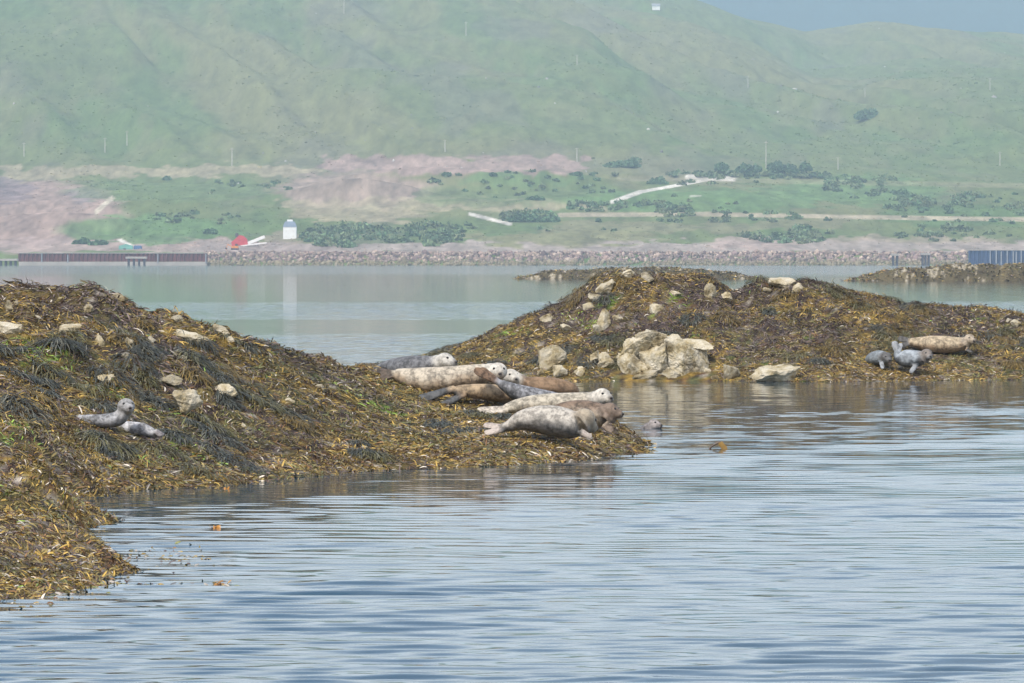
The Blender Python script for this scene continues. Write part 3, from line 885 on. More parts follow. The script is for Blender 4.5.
def spline(P, n):
    P = np.asarray(P, float); m = len(P)
    t = np.linspace(0, m - 1, n); out = []
    for x in t:
        i = min(int(x), m - 2); f = x - i
        p0, p1, p2, p3 = P[max(i - 1, 0)], P[i], P[i + 1], P[min(i + 2, m - 1)]
        out.append(0.5 * ((2 * p1) + (p2 - p0) * f + (2 * p0 - 5 * p1 + 4 * p2 - p3) * f * f + (3 * p1 - p0 - 3 * p2 + p3) * f ** 3))
    return np.array(out)

def flipper(base, tip, nrm, w0, w1, th, V, F, fan=0.0):
    base, tip = np.array(base), np.array(tip)
    d = tip - base; L = np.linalg.norm(d); t = unit(d)
    s = unit(np.cross(t, nrm)); u = np.cross(s, t)
    rings = []
    for q in np.linspace(0, 1, 8):
        w = (w0 + (w1 - w0) * q) * (1 if q < .85 else (1 - (q - .85) / .15 * .5))
        h = th * (1 - .65 * q)
        c = base + d * q
        rings.append([c + s * w * math.cos(a) + u * h * math.sin(a) for a in np.linspace(0, 2 * math.pi, 12, endpoint=False)])
    loft(rings, V, F)

def make_seal(label, D0, spine, head=None, hind=(), fore=(), top=(.4, .35, .28), bot=(.3, .26, .2), headc=(.55, .5, .42), flipc=(.12, .1, .09),
              mottle=.35, bellyline=0.0, name='seal', group='seals hauled out on the seaweed'):
    """spine: (px, py, extra depth, radius); head: (px, py, extra depth, radius, facing); hind/fore: (base px,py,dd, tip px,py,dd, w0, w1)"""
    S = np.array([np.r_[at(p[0], p[1], D0 + p[2]), p[3]] for p in spine])
    C = spline(S, 30)
    V, F = [], []
    rings = []
    for i in range(len(C)):
        t = unit(C[min(i + 1, len(C) - 1), :3] - C[max(i - 1, 0), :3])
        s = unit(np.cross(t, (0, 0, 1))); u = np.cross(s, t)
        rad = C[i, 3]
        if i in (0, len(C) - 1): rad *= 0.6
        rings.append([C[i, :3] + s * rad * (1.1 - .08 * math.sin(a)) * math.cos(a) + u * rad * (0.96 if math.sin(a) > 0 else .86) * math.sin(a) for a in np.linspace(0, 2 * math.pi, 18, endpoint=False)])
    loft(rings, V, F)
    hp = None
    if head:
        hp = at(head[0], head[1], D0 + head[2]); Rh = head[3]; f = unit(head[4])
        s = unit(np.cross(f, (0, 0, 1))); u = np.cross(s, f)
        st = [(-1.05, .45, 0), (-.8, .78, 0), (-.4, .98, .02), (0, 1.0, .02), (.35, .9, -.02), (.62, .74, -.10), (.88, .60, -.19), (1.12, .52, -.24), (1.3, .42, -.25), (1.42, .24, -.24)]
        rings = [[hp + f * q * Rh + u * dz * Rh + s * rr * Rh * math.cos(a) + u * rr * Rh * .92 * math.sin(a) for a in np.linspace(0, 2 * math.pi, 18, endpoint=False)] for q, rr, dz in st]
        loft(rings, V, F)
        # neck
        e = C[-1]
        rings = []
        for q in np.linspace(0, 1, 6):
            c = e[:3] * (1 - q) + hp * q; rad = e[3] * (1 - q) + Rh * .86 * q
            t = unit(hp - e[:3]); s2 = unit(np.cross(t, (0.13, 0.21, 1))); u2 = np.cross(s2, t)
            rings.append([c + s2 * rad * math.cos(a) + u2 * rad * math.sin(a) for a in np.linspace(0, 2 * math.pi, 16, endpoint=False)])
        loft(rings, V, F)
    nb = len(V)
    fl = []
    for h in hind:
        b, t = at(h[0], h[1], D0 + h[2]), at(h[3], h[4], D0 + h[5])
        flipper(b, t, h[8] if len(h) > 8 else (0, -.5, 1), h[6], h[7], .035, V, F); fl.append((b, t))
    for h in fore:
        b, t = at(h[0], h[1], D0 + h[2]), at(h[3], h[4], D0 + h[5])
        flipper(b, t, h[8] if len(h) > 8 else (0, -1, .4), h[6], h[7], .03, V, F); fl.append((b, t))
    base = np.array([C[15, 0], C[15, 1], min(C[:, 2] - C[:, 3])])
    me0 = bpy.data.meshes.new('tmp'); me0.from_pydata([tuple(np.array(v) - base) for v in V], [], F); me0.update()
    bm = bmesh.new(); bm.from_mesh(me0); bmesh.ops.recalc_face_normals(bm, faces=bm.faces); bm.to_mesh(me0); bm.free()
    tmp = bpy.data.objects.new('tmp', me0); col.objects.link(tmp)
    rm = tmp.modifiers.new('r', 'REMESH'); rm.mode = 'VOXEL'; rm.voxel_size = 0.0125
    sm = tmp.modifiers.new('s', 'SMOOTH'); sm.iterations = 7; sm.factor = 0.5
    dg = bpy.context.evaluated_depsgraph_get()
    me = bpy.data.meshes.new_from_object(tmp.evaluated_get(dg))
    bpy.data.objects.remove(tmp); bpy.data.meshes.remove(me0)
    me.name = name
    n = len(me.vertices)
    co = np.empty(n * 3, np.float32); me.vertices.foreach_get('co', co); co = co.reshape(-1, 3) + base
    d2 = ((co[:, None, :] - C[None, :, :3]) ** 2).sum(-1); j = d2.argmin(1)
    rel = (co[:, 2] - C[j, 2]) / (C[j, 3] + .02)
    seed = int(abs(spine[0][0] * 7 + spine[0][1]))
    wob = 0.9 * (fbm(co[:, 0] * 6, co[:, 2] * 6 + co[:, 1] * 4, 4, seed) - .5)
    w = sstep(-.45, .45, rel - bellyline + wob)[:, None]
    c = np.array(bot) * (1 - w) + np.array(top) * w
    mo = np.full(n, mottle, np.float32)
    if hp is not None:
        q = np.linalg.norm(co - hp, axis=1) / Rh
        w = sstep(2.0, 0.95, q + .9 * wob)[:, None]
        c = c * (1 - w) + np.array(headc) * w
        mo = mo * (1 - .35 * w[:, 0])
        # muzzle and eye surround a little darker
        mz = sstep(.5, .25, np.linalg.norm(co - (hp + f * 1.35 * Rh - np.array([0, 0, .22 * Rh])), axis=1) / Rh)[:, None]
        c = c * (1 - .55 * mz) + np.array([.12, .1, .085]) * .55 * mz
    for b, t in fl:
        L2 = ((t - b) ** 2).sum(); q = ((co - b) @ (t - b)) / L2
        dd = np.linalg.norm(co - b - np.clip(q, 0, 1)[:, None] * (t - b), axis=1)
        w = (sstep(.05, .3, q) * sstep(.14, .07, dd))[:, None]
        c = c * (1 - w) + np.array(flipc) * w
    set_col(me, c)
    a = me.attributes.new('mottle', 'FLOAT', 'POINT'); a.data.foreach_set('value', mo)
    me.polygons.foreach_set('use_smooth', np.ones(len(me.polygons), bool))
    o = obj(name, me, M['seal'], None, tuple(base))
    tag(o, label, 'seal', group)
    if head:
        for sg in (-1, 1):
            me_ = eye_mesh
            e_ = obj('eye', me_, M['eye'], o)
            e_.location = hp + f * .60 * Rh + s_axis(f) * sg * .50 * Rh + u_axis(f) * .34 * Rh - base
            e_.scale = (Rh * .15,) * 3
        e_ = obj('nose', nose_mesh, M['nose'], o)
        e_.location = hp + f * 1.36 * Rh - u_axis(f) * .14 * Rh - base
        e_.scale = (Rh * .2, Rh * .2, Rh * .15)
    return o

def s_axis(f): return unit(np.cross(f, (0, 0, 1)))
def u_axis(f): return np.cross(s_axis(f), f)
def ball(name, m):
    bm = bmesh.new(); bmesh.ops.create_icosphere(bm, subdivisions=2, radius=1)
    for f_ in bm.faces: f_.smooth = True
    me = bpy.data.meshes.new(name); bm.to_mesh(me); bm.free(); me.materials.append(m); return me
eye_mesh, nose_mesh = ball('eye', M['eye']), ball('nose', M['nose'])

def ground_D(isl, px, py, lo, hi): return hit(isl.z, px, py, lo, hi, 0.03)[1]
gA = lambda px, py: ground_D(near_islet, px, py, 55, 90)
gB = lambda px, py: ground_D(far_islet, px, py, 108, 128)

GREY, DGREY = (.22, .225, .23), (.10, .105, .11)
make_seal('dark grey seal with a white raised head, farthest back of the near seal group', gA(415, 377) + .1,
          [(374, 371, .9, .05), (390, 368, .7, .12), (408, 368, .35, .17), (424, 367, .1, .165), (435, 365, 0, .13)], (446, 361, -.1, .122, (.8, -.6, .02)),
          top=(.17, .17, .175), bot=(.13, .13, .13), headc=(.55, .52, .46), mottle=.45)
make_seal('large pale tan seal with dark hind flippers, lying behind the upturned brown flipper', gA(430, 394) + .25,
          [(394, 374, .15, .075), (404, 377, .1, .13), (416, 380, .05, .175), (433, 381, 0, .195), (455, 379, 0, .185), (476, 376, 0, .165), (489, 373, 0, .135)], (498, 371.5, -.05, .128, (.15, -.97, -.06)),
          hind=[(394, 373, .12, 377, 370, .2, .05, .09), (395, 375, .1, 380, 378, .05, .05, .09)],
          top=(.47, .41, .32), bot=(.33, .25, .17), headc=(.56, .52, .45), flipc=(.10, .075, .055), mottle=.4)
make_seal('brown seal in the back row whose white face peeps out beside the pale tan seal', gA(545, 398) - .1,
          [(577, 393, .2, .06), (570, 390, .15, .11), (556, 388, .1, .14), (540, 387, .05, .145), (525, 385, 0, .12)], (511, 376.5, -.05, .11, (.45, -.88, -.12)),
          top=(.26, .17, .10), bot=(.16, .105, .065), headc=(.55, .51, .44), mottle=.3)
make_seal('tan seal with two long slate-dark hind flippers spread to the left', gA(475, 404) - .1,
          [(452, 391, 0, .055), (464, 391, .05, .09), (480, 392, .1, .115), (500, 394, .15, .13), (520, 397, .2, .13), (535, 400, .2, .10)], None,
          hind=[(455, 388, -.02, 417, 400, -.1, .045, .085, (.1, -.8, .6)), (466, 394, -.05, 433, 409, -.15, .04, .07, (.1, -.8, .6))],
          top=(.40, .30, .19), bot=(.26, .18, .11), flipc=(.085, .088, .09), mottle=.4)
make_seal('slate-grey mottled seal holding its brown hind flippers up in the air', gA(520, 407) - .5,
          [(499, 383, 0, .055), (506, 387, 0, .085), (517, 393, 0, .125), (532, 398, .05, .15), (550, 402, .1, .15), (568, 404, .15, .12), (580, 404, .2, .09)], None,
          hind=[(500, 383, 0, 474, 369, -.05, .05, .085, (.4, -.8, .5)), (498, 381, .05, 480, 368, .1, .04, .07, (.4, -.8, .5))],
          top=(.27, .27, .28), bot=(.15, .15, .155), flipc=(.19, .12, .075), mottle=.5)
make_seal('pale sandy seal with a white head raised, between the brown-headed and slate-grey seals', gA(545, 417) - .65,
          [(504, 409, -.05, .055), (515, 407, 0, .10), (533, 405, 0, .135), (555, 404, .05, .15), (577, 403, .05, .145), (592, 401, .05, .12)], (603, 397, 0, .125, (.6, -.8, .03)),
          hind=[(508, 408, -.05, 477, 409, -.15, .04, .065, (0, -.5, 1)), (508, 411, -.1, 480, 413, -.2, .04, .06, (0, -.5, 1))],
          top=(.47, .42, .33), bot=(.30, .25, .18), headc=(.56, .52, .45), flipc=(.52, .46, .38), mottle=.42)
make_seal('dark brown seal at the right end of the near group, snout pointing right', gA(600, 434) - 1.0,
          [(548, 418, .25, .09), (562, 413, .2, .14), (580, 412, .12, .165), (596, 415, .05, .175), (606, 417, 0, .15)], (611, 411, -.02, .118, (.93, -.33, -.12)),
          fore=[(604, 424, -.12, 613, 432, -.2, .05, .06)],
          top=(.19, .135, .095), bot=(.33, .27, .20), headc=(.21, .155, .115), flipc=(.2, .15, .11), mottle=.45, bellyline=.2)
make_seal('pale speckled seal with dark lower flank, front-most of the near seal group', gA(545, 439) - .05,
          [(500, 428, .05, .05), (510, 426, .03, .085), (522, 421, 0, .14), (538, 420, 0, .19), (555, 422, 0, .215), (570, 425, -.05, .20), (580, 424, -.08, .165)], (586, 419.5, -.05, .137, (.75, .35, -.55)),
          hind=[(504, 427, .05, 483, 425, .1, .04, .075, (0, -.6, .8)), (504, 430, 0, 484, 433, -.05, .04, .07, (0, -.6, .8))],
          fore=[(580, 431, -.2, 592, 438, -.25, .05, .04)],
          top=(.46, .42, .36), bot=(.13, .125, .12), headc=(.36, .30, .22), flipc=(.42, .36, .31), mottle=.38, bellyline=.05)
make_seal('grey seal with its round head raised, lying across the left weedy slope', gA(100, 427),
          [(50, 420, 0, .03), (66, 420, 0, .05), (86, 420.5, 0, .07), (104, 421, 0, .085), (118, 419, 0, .095), (124, 413, 0, .085)], (126.5, 406.5, -.03, .10, (.35, -.93, 0)),
          top=(.33, .33, .335), bot=(.16, .16, .165), headc=(.36, .35, .34), mottle=.5)
make_seal('small pale grey seal lying low in front of the raised-head seal on the left slope', gA(140, 437),
          [(120, 427, .15, .07), (130, 428.5, .1, .085), (142, 430, .06, .085), (152, 433, .05, .06), (158, 436, .05, .035)], None,
          hind=[(155, 431, 0, 163, 436, -.05, .035, .06)],
          top=(.47, .46, .46), bot=(.2, .195, .2), flipc=(.2, .18, .18), mottle=.45)
# far islet
make_seal('small curled blue-grey seal, leftmost of the three on the far islet', gB(880, 368),
          [(868, 361, .7, .06), (872, 359, .4, .13), (878, 358, .15, .165), (884, 358, 0, .14)], (887, 357.5, -.15, .11, (.3, -.9, -.25)),
          fore=[(881, 361, -.1, 883, 369, -.2, .05, .05, (0, -1, 0))],
          top=(.25, .275, .29), bot=(.2, .22, .23), headc=(.12, .115, .11), flipc=(.3, .32, .34), mottle=.3)
make_seal('blue-grey seal with raised tail and dark face, middle one on the far islet', gB(910, 373),
          [(897, 352, .1, .07), (899, 357, .08, .13), (906, 359, 0, .2), (916, 359, -.05, .19), (923, 358, -.1, .15)], (927, 354.5, -.15, .125, (.35, -.93, -.1)),
          hind=[(897, 353, .1, 894, 341, .15, .05, .085, (0, -1, .2)), (899, 352, .1, 901, 343, .2, .04, .06, (0, -1, .2))],
          fore=[(917, 364, -.2, 910, 373, -.3, .055, .055, (0, -1, 0))],
          top=(.33, .36, .38), bot=(.08, .085, .09), headc=(.20, .17, .145), flipc=(.3, .31, .32), mottle=.3)
make_seal('long tan seal with dark hind flippers, rightmost on the far islet', gB(940, 354),
          [(910, 342, .1, .08), (917, 343, .05, .13), (929, 344.5, 0, .19), (945, 345, 0, .2), (957, 345, 0, .175), (965, 343.5, -.05, .14)], (970, 339.5, -.1, .12, (.4, -.9, -.08)),
          hind=[(911, 341, .1, 898, 338, .15, .05, .085, (0, -1, .4)), (911, 343, .05, 900, 346, 0, .05, .07, (0, -1, .4))],
          fore=[(966, 349, -.15, 972, 352, -.25, .055, .05, (0, -.6, .8))],
          top=(.45, .36, .24), bot=(.27, .19, .12), headc=(.38, .31, .23), flipc=(.10, .095, .09), mottle=.4)
# one in the water
Ds = sea(655, 428.5)[1]
make_seal('swimming seal with only its mottled head above the water, right of the near group', Ds,
          [(640, 436, .35, .10), (647, 432, .2, .12), (652, 429, .05, .12)], (654.5, 425, 0, .095, (.75, -.65, .1)),
          top=(.16, .14, .13), bot=(.12, .1, .1), headc=(.33, .29, .27), mottle=.5, group='seals in the water')

# ================================================================ FLOATING WEED
def floating(px, py, n, spread, label, r, big=False):
    p = sea(px, py)
    P = np.zeros((n, 3)); P[:, 0] = r.normal(0, spread, n); P[:, 1] = r.normal(0, spread * 1.5, n); P[:, 2] = -.02
    a = r.uniform(0, 6.283, n)
    T = np.stack([np.cos(a), np.sin(a), r.uniform(.3, 2.0, n)], -1); T /= np.linalg.norm(T, axis=1)[:, None]
    c = np.array([.42, .19, .03])[None] * (.6 + .7 * r.random(n))[:, None]
    v, f, cc = ribbons(P, T, np.tile([0, -.5, .85], (n, 1)), r.uniform(.03, .09, n), r.uniform(.012, .03, n), np.stack([r.uniform(.5, 2.5, n), r.uniform(-1, 1, n)], -1), c, 3, [.6, 1, 1, .5])
    o = obj('floating_seaweed', mesh_np('floating_seaweed', v, f, cc), M['weed'], None, tuple(p))
    tag(o, label, 'seaweed', 'seaweed scraps afloat')
rf = np.random.default_rng(44)
floating(215, 528, 14, .006, 'tiny orange scrap of seaweed afloat off the near point', rf)
floating(218, 584, 26, .018, 'orange scrap of seaweed afloat beyond the foam at the near point', rf)
floating(226, 489, 14, .008, 'orange tuft of seaweed sticking up at the shore of the near islet', rf)
# the arched kelp stalk
p = sea(720, 449)
kelp = empty('kelp', p); tag(kelp, 'arched brown kelp with a golden blade breaking the surface in open water', 'kelp')
ppm = FPX / p[1]
pts = [np.array([(x - 720) / ppm, .05, (449 - y) / ppm]) for x, y in [(708, 451), (712, 446.5), (717, 443.3), (721, 443)]]
rings = []
for i, q in enumerate(spline(pts, 10)):
    rings.append([q + .018 * np.array([0, math.cos(a), math.sin(a)]) for a in np.linspace(0, 6.283, 8, endpoint=False)])
V, F = [], []; loft(rings, V, F)
me = bpy.data.meshes.new('stalk'); me.from_pydata(V, [], F); me.update()
M['kelp'] = material('kelp_stalk', (.09, .055, .03), .35, spec=.4)
M['blade'] = material('kelp_blade', (.26, .15, .03), .4, spec=.4)
obj('stalk', me, M['kelp'], kelp)
V, F = [], []
flipper(((720 - 720) / ppm, .02, 6.5 / ppm), ((726 - 720) / ppm, 0, -1.5 / ppm), (0, -1, .1), .032, .04, .01, V, F)
me = bpy.data.meshes.new('blade'); me.from_pydata(V, [], F); me.update()
obj('blade', me, M['blade'], kelp)
# loose fronds awash along the near point
r = np.random.default_rng(91)
PX = np.r_[r.uniform(125, 215, 420), r.uniform(10, 130, 380), r.uniform(100, 240, 60), r.uniform(540, 660, 120)]
PY = np.r_[557 + r.normal(0, 5, 420) + 0.0, 597 - np.clip((PX[420:800] - 20) * .16, 0, 30) + r.normal(2, 5, 380), 583 + r.normal(0, 2, 60), 462 - (PX[860:] - 540) * .12 + r.normal(0, 2.5, 120)]
keep = r.random(len(PX)) < np.where(np.arange(len(PX)) < 420, np.clip((228 - PX) / 60, .15, 1), 1)
PX, PY = PX[keep], PY[keep]
P = np.array([sea(x, y) for x, y in zip(PX, PY)]); P[:, 2] = -.012
n = len(P); a = r.uniform(0, 6.283, n)
T = np.stack([np.cos(a), np.sin(a), r.uniform(.1, .9, n)], -1); T /= np.linalg.norm(T, axis=1)[:, None]
c = wrack_palette(n, P[:, 0], P[:, 1], P[:, 2], 300, r)
pale = r.random(n) < .15; c[pale] = np.array([.4, .36, .31])
v, f, cc = ribbons(P, T, np.tile([0, -.3, .95], (n, 1)), r.uniform(.03, .09, n), r.uniform(.01, .022, n), np.stack([r.uniform(.5, 2.4, n), r.uniform(-1, 1, n)], -1), c, 3, [.6, 1, 1, .5])
o = obj('awash_fronds', mesh_np('awash_fronds', v, f, cc), M['weed']); tag(o, 'pale and brown frond tips awash at the edge of the near islet', 'seaweed', kind='stuff')

# ================================================================ FAR SHORE
M['rust_pile'] = material('rusty_sheet_pile', (.15, .05, .045), .8, var=.3, scale=.4)
M['blue_pile'] = material('blue_sheet_pile', (.045, .075, .16), .7, var=.3, scale=.4)
M['pale_pile'] = material('pale_pile', (.30, .31, .33), .8, var=.2, scale=.5)
M['concrete'] = material('concrete', (.42, .38, .33), .9, var=.15, scale=.3)
M['dark_steel'] = material('dark_steel', (.07, .065, .075), .7, var=.2, scale=.6)
M['white_wall'] = material('white_render', (.85, .84, .82), .8, var=.05, scale=.5)
M['slate'] = material('blue_grey_roof', (.20, .25, .32), .6, var=.15, scale=.7)
M['glass'] = material('dark_window', (.10, .12, .14), .15, spec=.5, var=.05)
M['red'] = material('red_paint', (.52, .06, .07), .5, var=.15, scale=.6)
M['white_paint'] = material('white_paint', (.82, .8, .76), .5, var=.08, scale=.6)
M['orange'] = material('orange_paint', (.65, .24, .05), .5, var=.15, scale=.8)
M['teal'] = material('green_sheeting', (.12, .30, .24), .6, var=.2, scale=.5)
M['blue'] = material('blue_tarpaulin', (.07, .14, .27), .6, var=.2, scale=.5)
M['wood'] = material('weathered_pole', (.50, .46, .40), .9, var=.15, scale=.8)
M['trunk'] = material('bark', (.10, .08, .06), .9)


# rock armour
def riprap():
    r = np.random.default_rng(33)
    bm = bmesh.new(); bmesh.ops.create_icosphere(bm, subdivisions=1, radius=1)
    U = np.array([v.co[:] for v in bm.verts]); T = np.array([[v.index for v in f.verts] for f in bm.faces]); bm.free()
    U = U[:12] if False else U
    n = 6500
    D = r.uniform(1896.5, 1916, n)
    px = r.uniform(204, 1100, n)
    X = X_at(px, D)
    ok = ~((px > 968) & (D < 1920))
    X, D = X[ok], D[ok]; n = len(X)
    Z = land_z(X, D)
    s = r.uniform(.3, .75, n) * np.where(r.random(n) < .08, 1.7, 1)
    S = s[:, None] * r.uniform(.7, 1.3, (n, 3))
    V = U[None] * S[:, None, :] * (1 + r.uniform(-.22, .22, (n, len(U), 1)))
    V = V + np.stack([X, D, Z + .2], -1)[:, None, :]
    F = T[None] + (np.arange(n) * len(U))[:, None, None]
    base = np.array([[.37, .29, .26], [.45, .38, .33], [.24, .19, .19], [.56, .49, .42], [.32, .25, .25]])[r.integers(0, 5, n)]
    base = base * np.array([.82, .73, .67]) * r.uniform(.45, 1.4, n)[:, None]
    tide = sstep(1.7, .5, Z + r.normal(0, .25, n))[:, None]
    base = base * (1 - .7 * tide) + np.array([.23, .20, .10]) * .7 * tide
    o = obj('rock_armour', mesh_np('rock_armour', V.reshape(-1, 3), F.reshape(-1, 3), np.repeat(base, len(U), 0)), M['riprap'])
    tag(o, 'long bank of pinkish armour stones along the far waterline', 'rocks', kind='stuff')
riprap()

# sheet-pile quays
def quay(name, label, px0, px1, D, ztop, zlow, m, cap, bay=1.4, pale=()):
    x0, x1 = X_at(px0, D), X_at(px1, D)
    root = empty(name, ((x0 + x1) / 2, D, 0)); tag(root, label, 'quay wall')
    cx = (x0 + x1) / 2
    V, F = [], []
    n = int((x1 - x0) / (bay / 2)); k = 0
    prof = []
    for i in range(n + 1):
        x = x0 + (x1 - x0) * i / n - cx
        dy = -.35 if i % 2 == 0 else .15
        prof += [(x - .22, dy), (x + .22, dy)]
    for (x, y) in prof: V += [(x, y, zlow), (x, y, ztop)]
    for i in range(len(prof) - 1): F.append((2 * i, 2 * i + 2, 2 * i + 3, 2 * i + 1))
    me = bpy.data.meshes.new('sheet_piling'); me.from_pydata(V, [], F); me.update()
    obj('sheet_piling', me, m, root)
    boxes('capping_beam', [(0, .45, ztop + .13, x1 - x0, 1.8, .24)], M['concrete'], root)
    boxes('footing', [(0, .35, zlow / 2 - .55, x1 - x0, 2.2, zlow + 1.0)], M['concrete'] if cap else m, root)
    for p in pale:
        boxes('fender_pile', [(X_at(p, D) - cx, -.75, (ztop + zlow) / 2 - .2 * (p % 3), .42, .5, ztop - zlow + .2 * (p % 4))], M['pale_pile'], root, bevel=.08)
    return root
quay('quay_wall', 'dark red sheet-pile quay along the left part of the far shore', 19, 207, 1897, 4.0, 1.3, M['rust_pile'], True, pale=(42, 68, 158, 206))
quay('quay_wall', 'blue sheet-pile quay with pale upright piles at the right of the far shore', 969, 1090, 1900, 5.0, .6, M['blue_pile'], False, pale=(990, 996, 1001, 1007, 1013, 1016, 1021, 1027, 1034))

def pier(name, label, px0, px1, D, z, npile, m):
    x0, x1 = X_at(px0, D), X_at(px1, D); cx = (x0 + x1) / 2
    root = empty(name, (cx, D, 0)); tag(root, label, 'jetty')
    boxes('deck', [(0, 0, z, x1 - x0, 4, .7)], M['concrete'], root, bevel=.05)
    for i in range(npile):
        x = (x0 + (x1 - x0) * (i + .5) / npile) - cx
        boxes('pile', [(x, -1.2, z / 2 - .85, .6, .6, z + 1.0)], m, root, bevel=.1)
        boxes('pile', [(x, 1.2, z / 2 - .85, .6, .6, z + 1.0)], m, root, bevel=.1)
    return root
pier('jetty', 'small jetty on dark piles cut by the left edge on the far shore', -16, 18, 1885, 1.9, 7, M['dark_steel'])
pier('jetty', 'small jetty on dark piles in front of the dark red quay', 126, 147, 1886, 2.6, 4, M['dark_steel'])
pier('mooring_frame', 'small dark steel frame standing before the armour stones, left of a similar one', 891, 899, 1892, 3.6, 2, M['dark_steel'])
pier('mooring_frame', 'small dark steel frame standing before the armour stones, nearest the blue quay', 921, 930, 1892, 3.8, 3, M['dark_steel'])

# the white tower house
g = land_hit(290, 239)
D = g[1]; k = D / FPX
tw = empty('tower_house', (X_at(290, D), D, land_z(np.array([X_at(290, D)]), np.array([D]))[0] - .3))
tag(tw, 'white square tower with a blue-grey hipped roof above the far shore', 'tower')
w, hh = 13.2 * k, 12.8 * k
boxes('wall', [(0, 0, hh / 2, w, w, hh)], M['white_wall'], tw, bevel=.04)
def frustum(w0, w1, z0, z1):
    V = [(-w0, -w0, z0), (w0, -w0, z0), (w0, w0, z0), (-w0, w0, z0), (-w1, -w1, z1), (w1, -w1, z1), (w1, w1, z1), (-w1, w1, z1)]
    F = [(0, 1, 5, 4), (1, 2, 6, 5), (2, 3, 7, 6), (3, 0, 4, 7), (4, 5, 6, 7), (3, 2, 1, 0)]
    me = bpy.data.meshes.new('roof'); me.from_pydata(V, [], F); me.update(); return me
roof = obj('roof', frustum(w * .53, w * .36, hh, hh + 5.5 * k), M['slate'], tw)
boxes('lantern', [(0, 0, hh + 6.4 * k, w * .42, w * .42, 2.0 * k)], M['white_wall'], roof)
for i, (x, z) in enumerate([(-.27, .3), (.27, .3), (-.27, .7), (.27, .7), (0, .7)]):
    boxes('window', [(x * w, -w / 2 - .02, z * hh, .5, .12, .6)], M['white_paint'], tw)

# red screening machine with white conveyors, orange digger
g = land_hit(245, 246); D = g[1]; k = D / FPX
mc = empty('screening_machine', (X_at(245, D), D, g[2] - .2)); tag(mc, 'red quarry screening machine with white slanting conveyors on the far shore', 'machine')
def zz(py): return at(245, py, D)[2] - (g[2] - .2)
bm = bmesh.new()
prof = [(-13, 0.2), (-13.5, 2.0), (-8, 4.2), (-5.5, 5.4), (-1.5, 5.0), (2.0, 3.6), (3.2, .8)]
fr_ = [bm.verts.new((x * k, -1.5, z * k * 2.1)) for x, z in prof]; bk_ = [bm.verts.new((x * k, 1.5, z * k * 2.1)) for x, z in prof]
bm.faces.new(fr_); bm.faces.new(bk_[::-1])
for i in range(len(prof)): bm.faces.new((fr_[i], fr_[i - 1], bk_[i - 1], bk_[i]))
bmesh.ops.recalc_face_normals(bm, faces=bm.faces)
me = bpy.data.meshes.new('hopper'); bm.to_mesh(me); bm.free()
obj('hopper', me, M['red'], mc)
boxes('conveyor', [(11 * k, -.3, 6.2 * k, 19 * k, 1.4, 3.0 * k, -.38)], M['white_paint'], mc, bevel=.05)
boxes('conveyor', [(9 * k, -1.9, 2.0 * k, 26 * k, 1.0, 1.3 * k, -.12)], M['white_paint'], mc, bevel=.05)
boxes('cabin', [(-8 * k, .2, 11.2 * k, 3 * k, 1.4, 4 * k)], M['dark_steel'], mc, bevel=.05)
boxes('leg', [(13 * k, -.3, 1.5 * k, .3, .3, 6.5 * k)], M['dark_steel'], mc)
boxes('leg', [(3 * k, 1, .5 * k, .3, .3, 4 * k)], M['dark_steel'], mc)
g = land_hit(234, 250); D = g[1]; k = D / FPX
dg_ = empty('digger', (X_at(235, D), D, g[2])); tag(dg_, 'small orange digger in front of the red screening machine', 'digger')
boxes('body', [(0, 0, 2.6 * k, 7 * k, 1.8, 2.4 * k)], M['orange'], dg_, bevel=.08)
boxes('cab', [(1.5 * k, 0, 4.8 * k, 2.6 * k, 1.2, 2.2 * k)], M['dark_steel'], dg_, bevel=.05)
for sg in (-1, 1): boxes('track', [(0, sg * .8, .75 * k, 8 * k, .45, 1.5 * k)], M['dark_steel'], dg_, bevel=.12)
boxes('arm', [(-5 * k, 0, 4.2 * k, 6 * k, .35, .8 * k, .5), (-8.2 * k, 0, 2.0 * k, .8 * k, .35, 5.0 * k, .2)], M['orange'], dg_)
boxes('bucket', [(-8.8 * k, 0, .5, 2 * k, .9, 1.4 * k)], M['dark_steel'], dg_, bevel=.05)

# green shed, blue tarpaulin
g = land_hit(128, 249.5); D = g[1]; k = D / FPX
sh = empty('shed', (X_at(126, D), D, g[2] - .2)); tag(sh, 'long low green shed with a curved roof behind the dark red quay', 'shed')
V, F = [], []
rings = [[np.array([x, -1.6 * math.cos(a), 6.2 * k * math.sin(a) * (1 if abs(x) < 5 * k else .75)]) for a in np.linspace(0, math.pi, 10)] for x in (-7 * k, -5.5 * k, 0, 5.5 * k, 7 * k)]
loft(rings, V, F); me = bpy.data.meshes.new('roof'); me.from_pydata(V, [], F); me.update(); obj('roof', me, M['teal'], sh)
boxes('door', [(-1 * k, -1.62, .9 * k, 2.4 * k, .1, 1.8 * k)], M['dark_steel'], sh)
tp = empty('covered_stack', (X_at(138, D), D - .5, g[2] - .2)); tag(tp, 'stack under a blue cover beside the green shed', 'stack')
boxes('cover', [(0, 0, 2.2 * k, 8 * k, 2.4, 4.6 * k)], M['blue'], tp, bevel=.35)
boxes('pallet', [(0, 0, .12, 8.6 * k, 2.7, .3)], M['dark_steel'], tp)
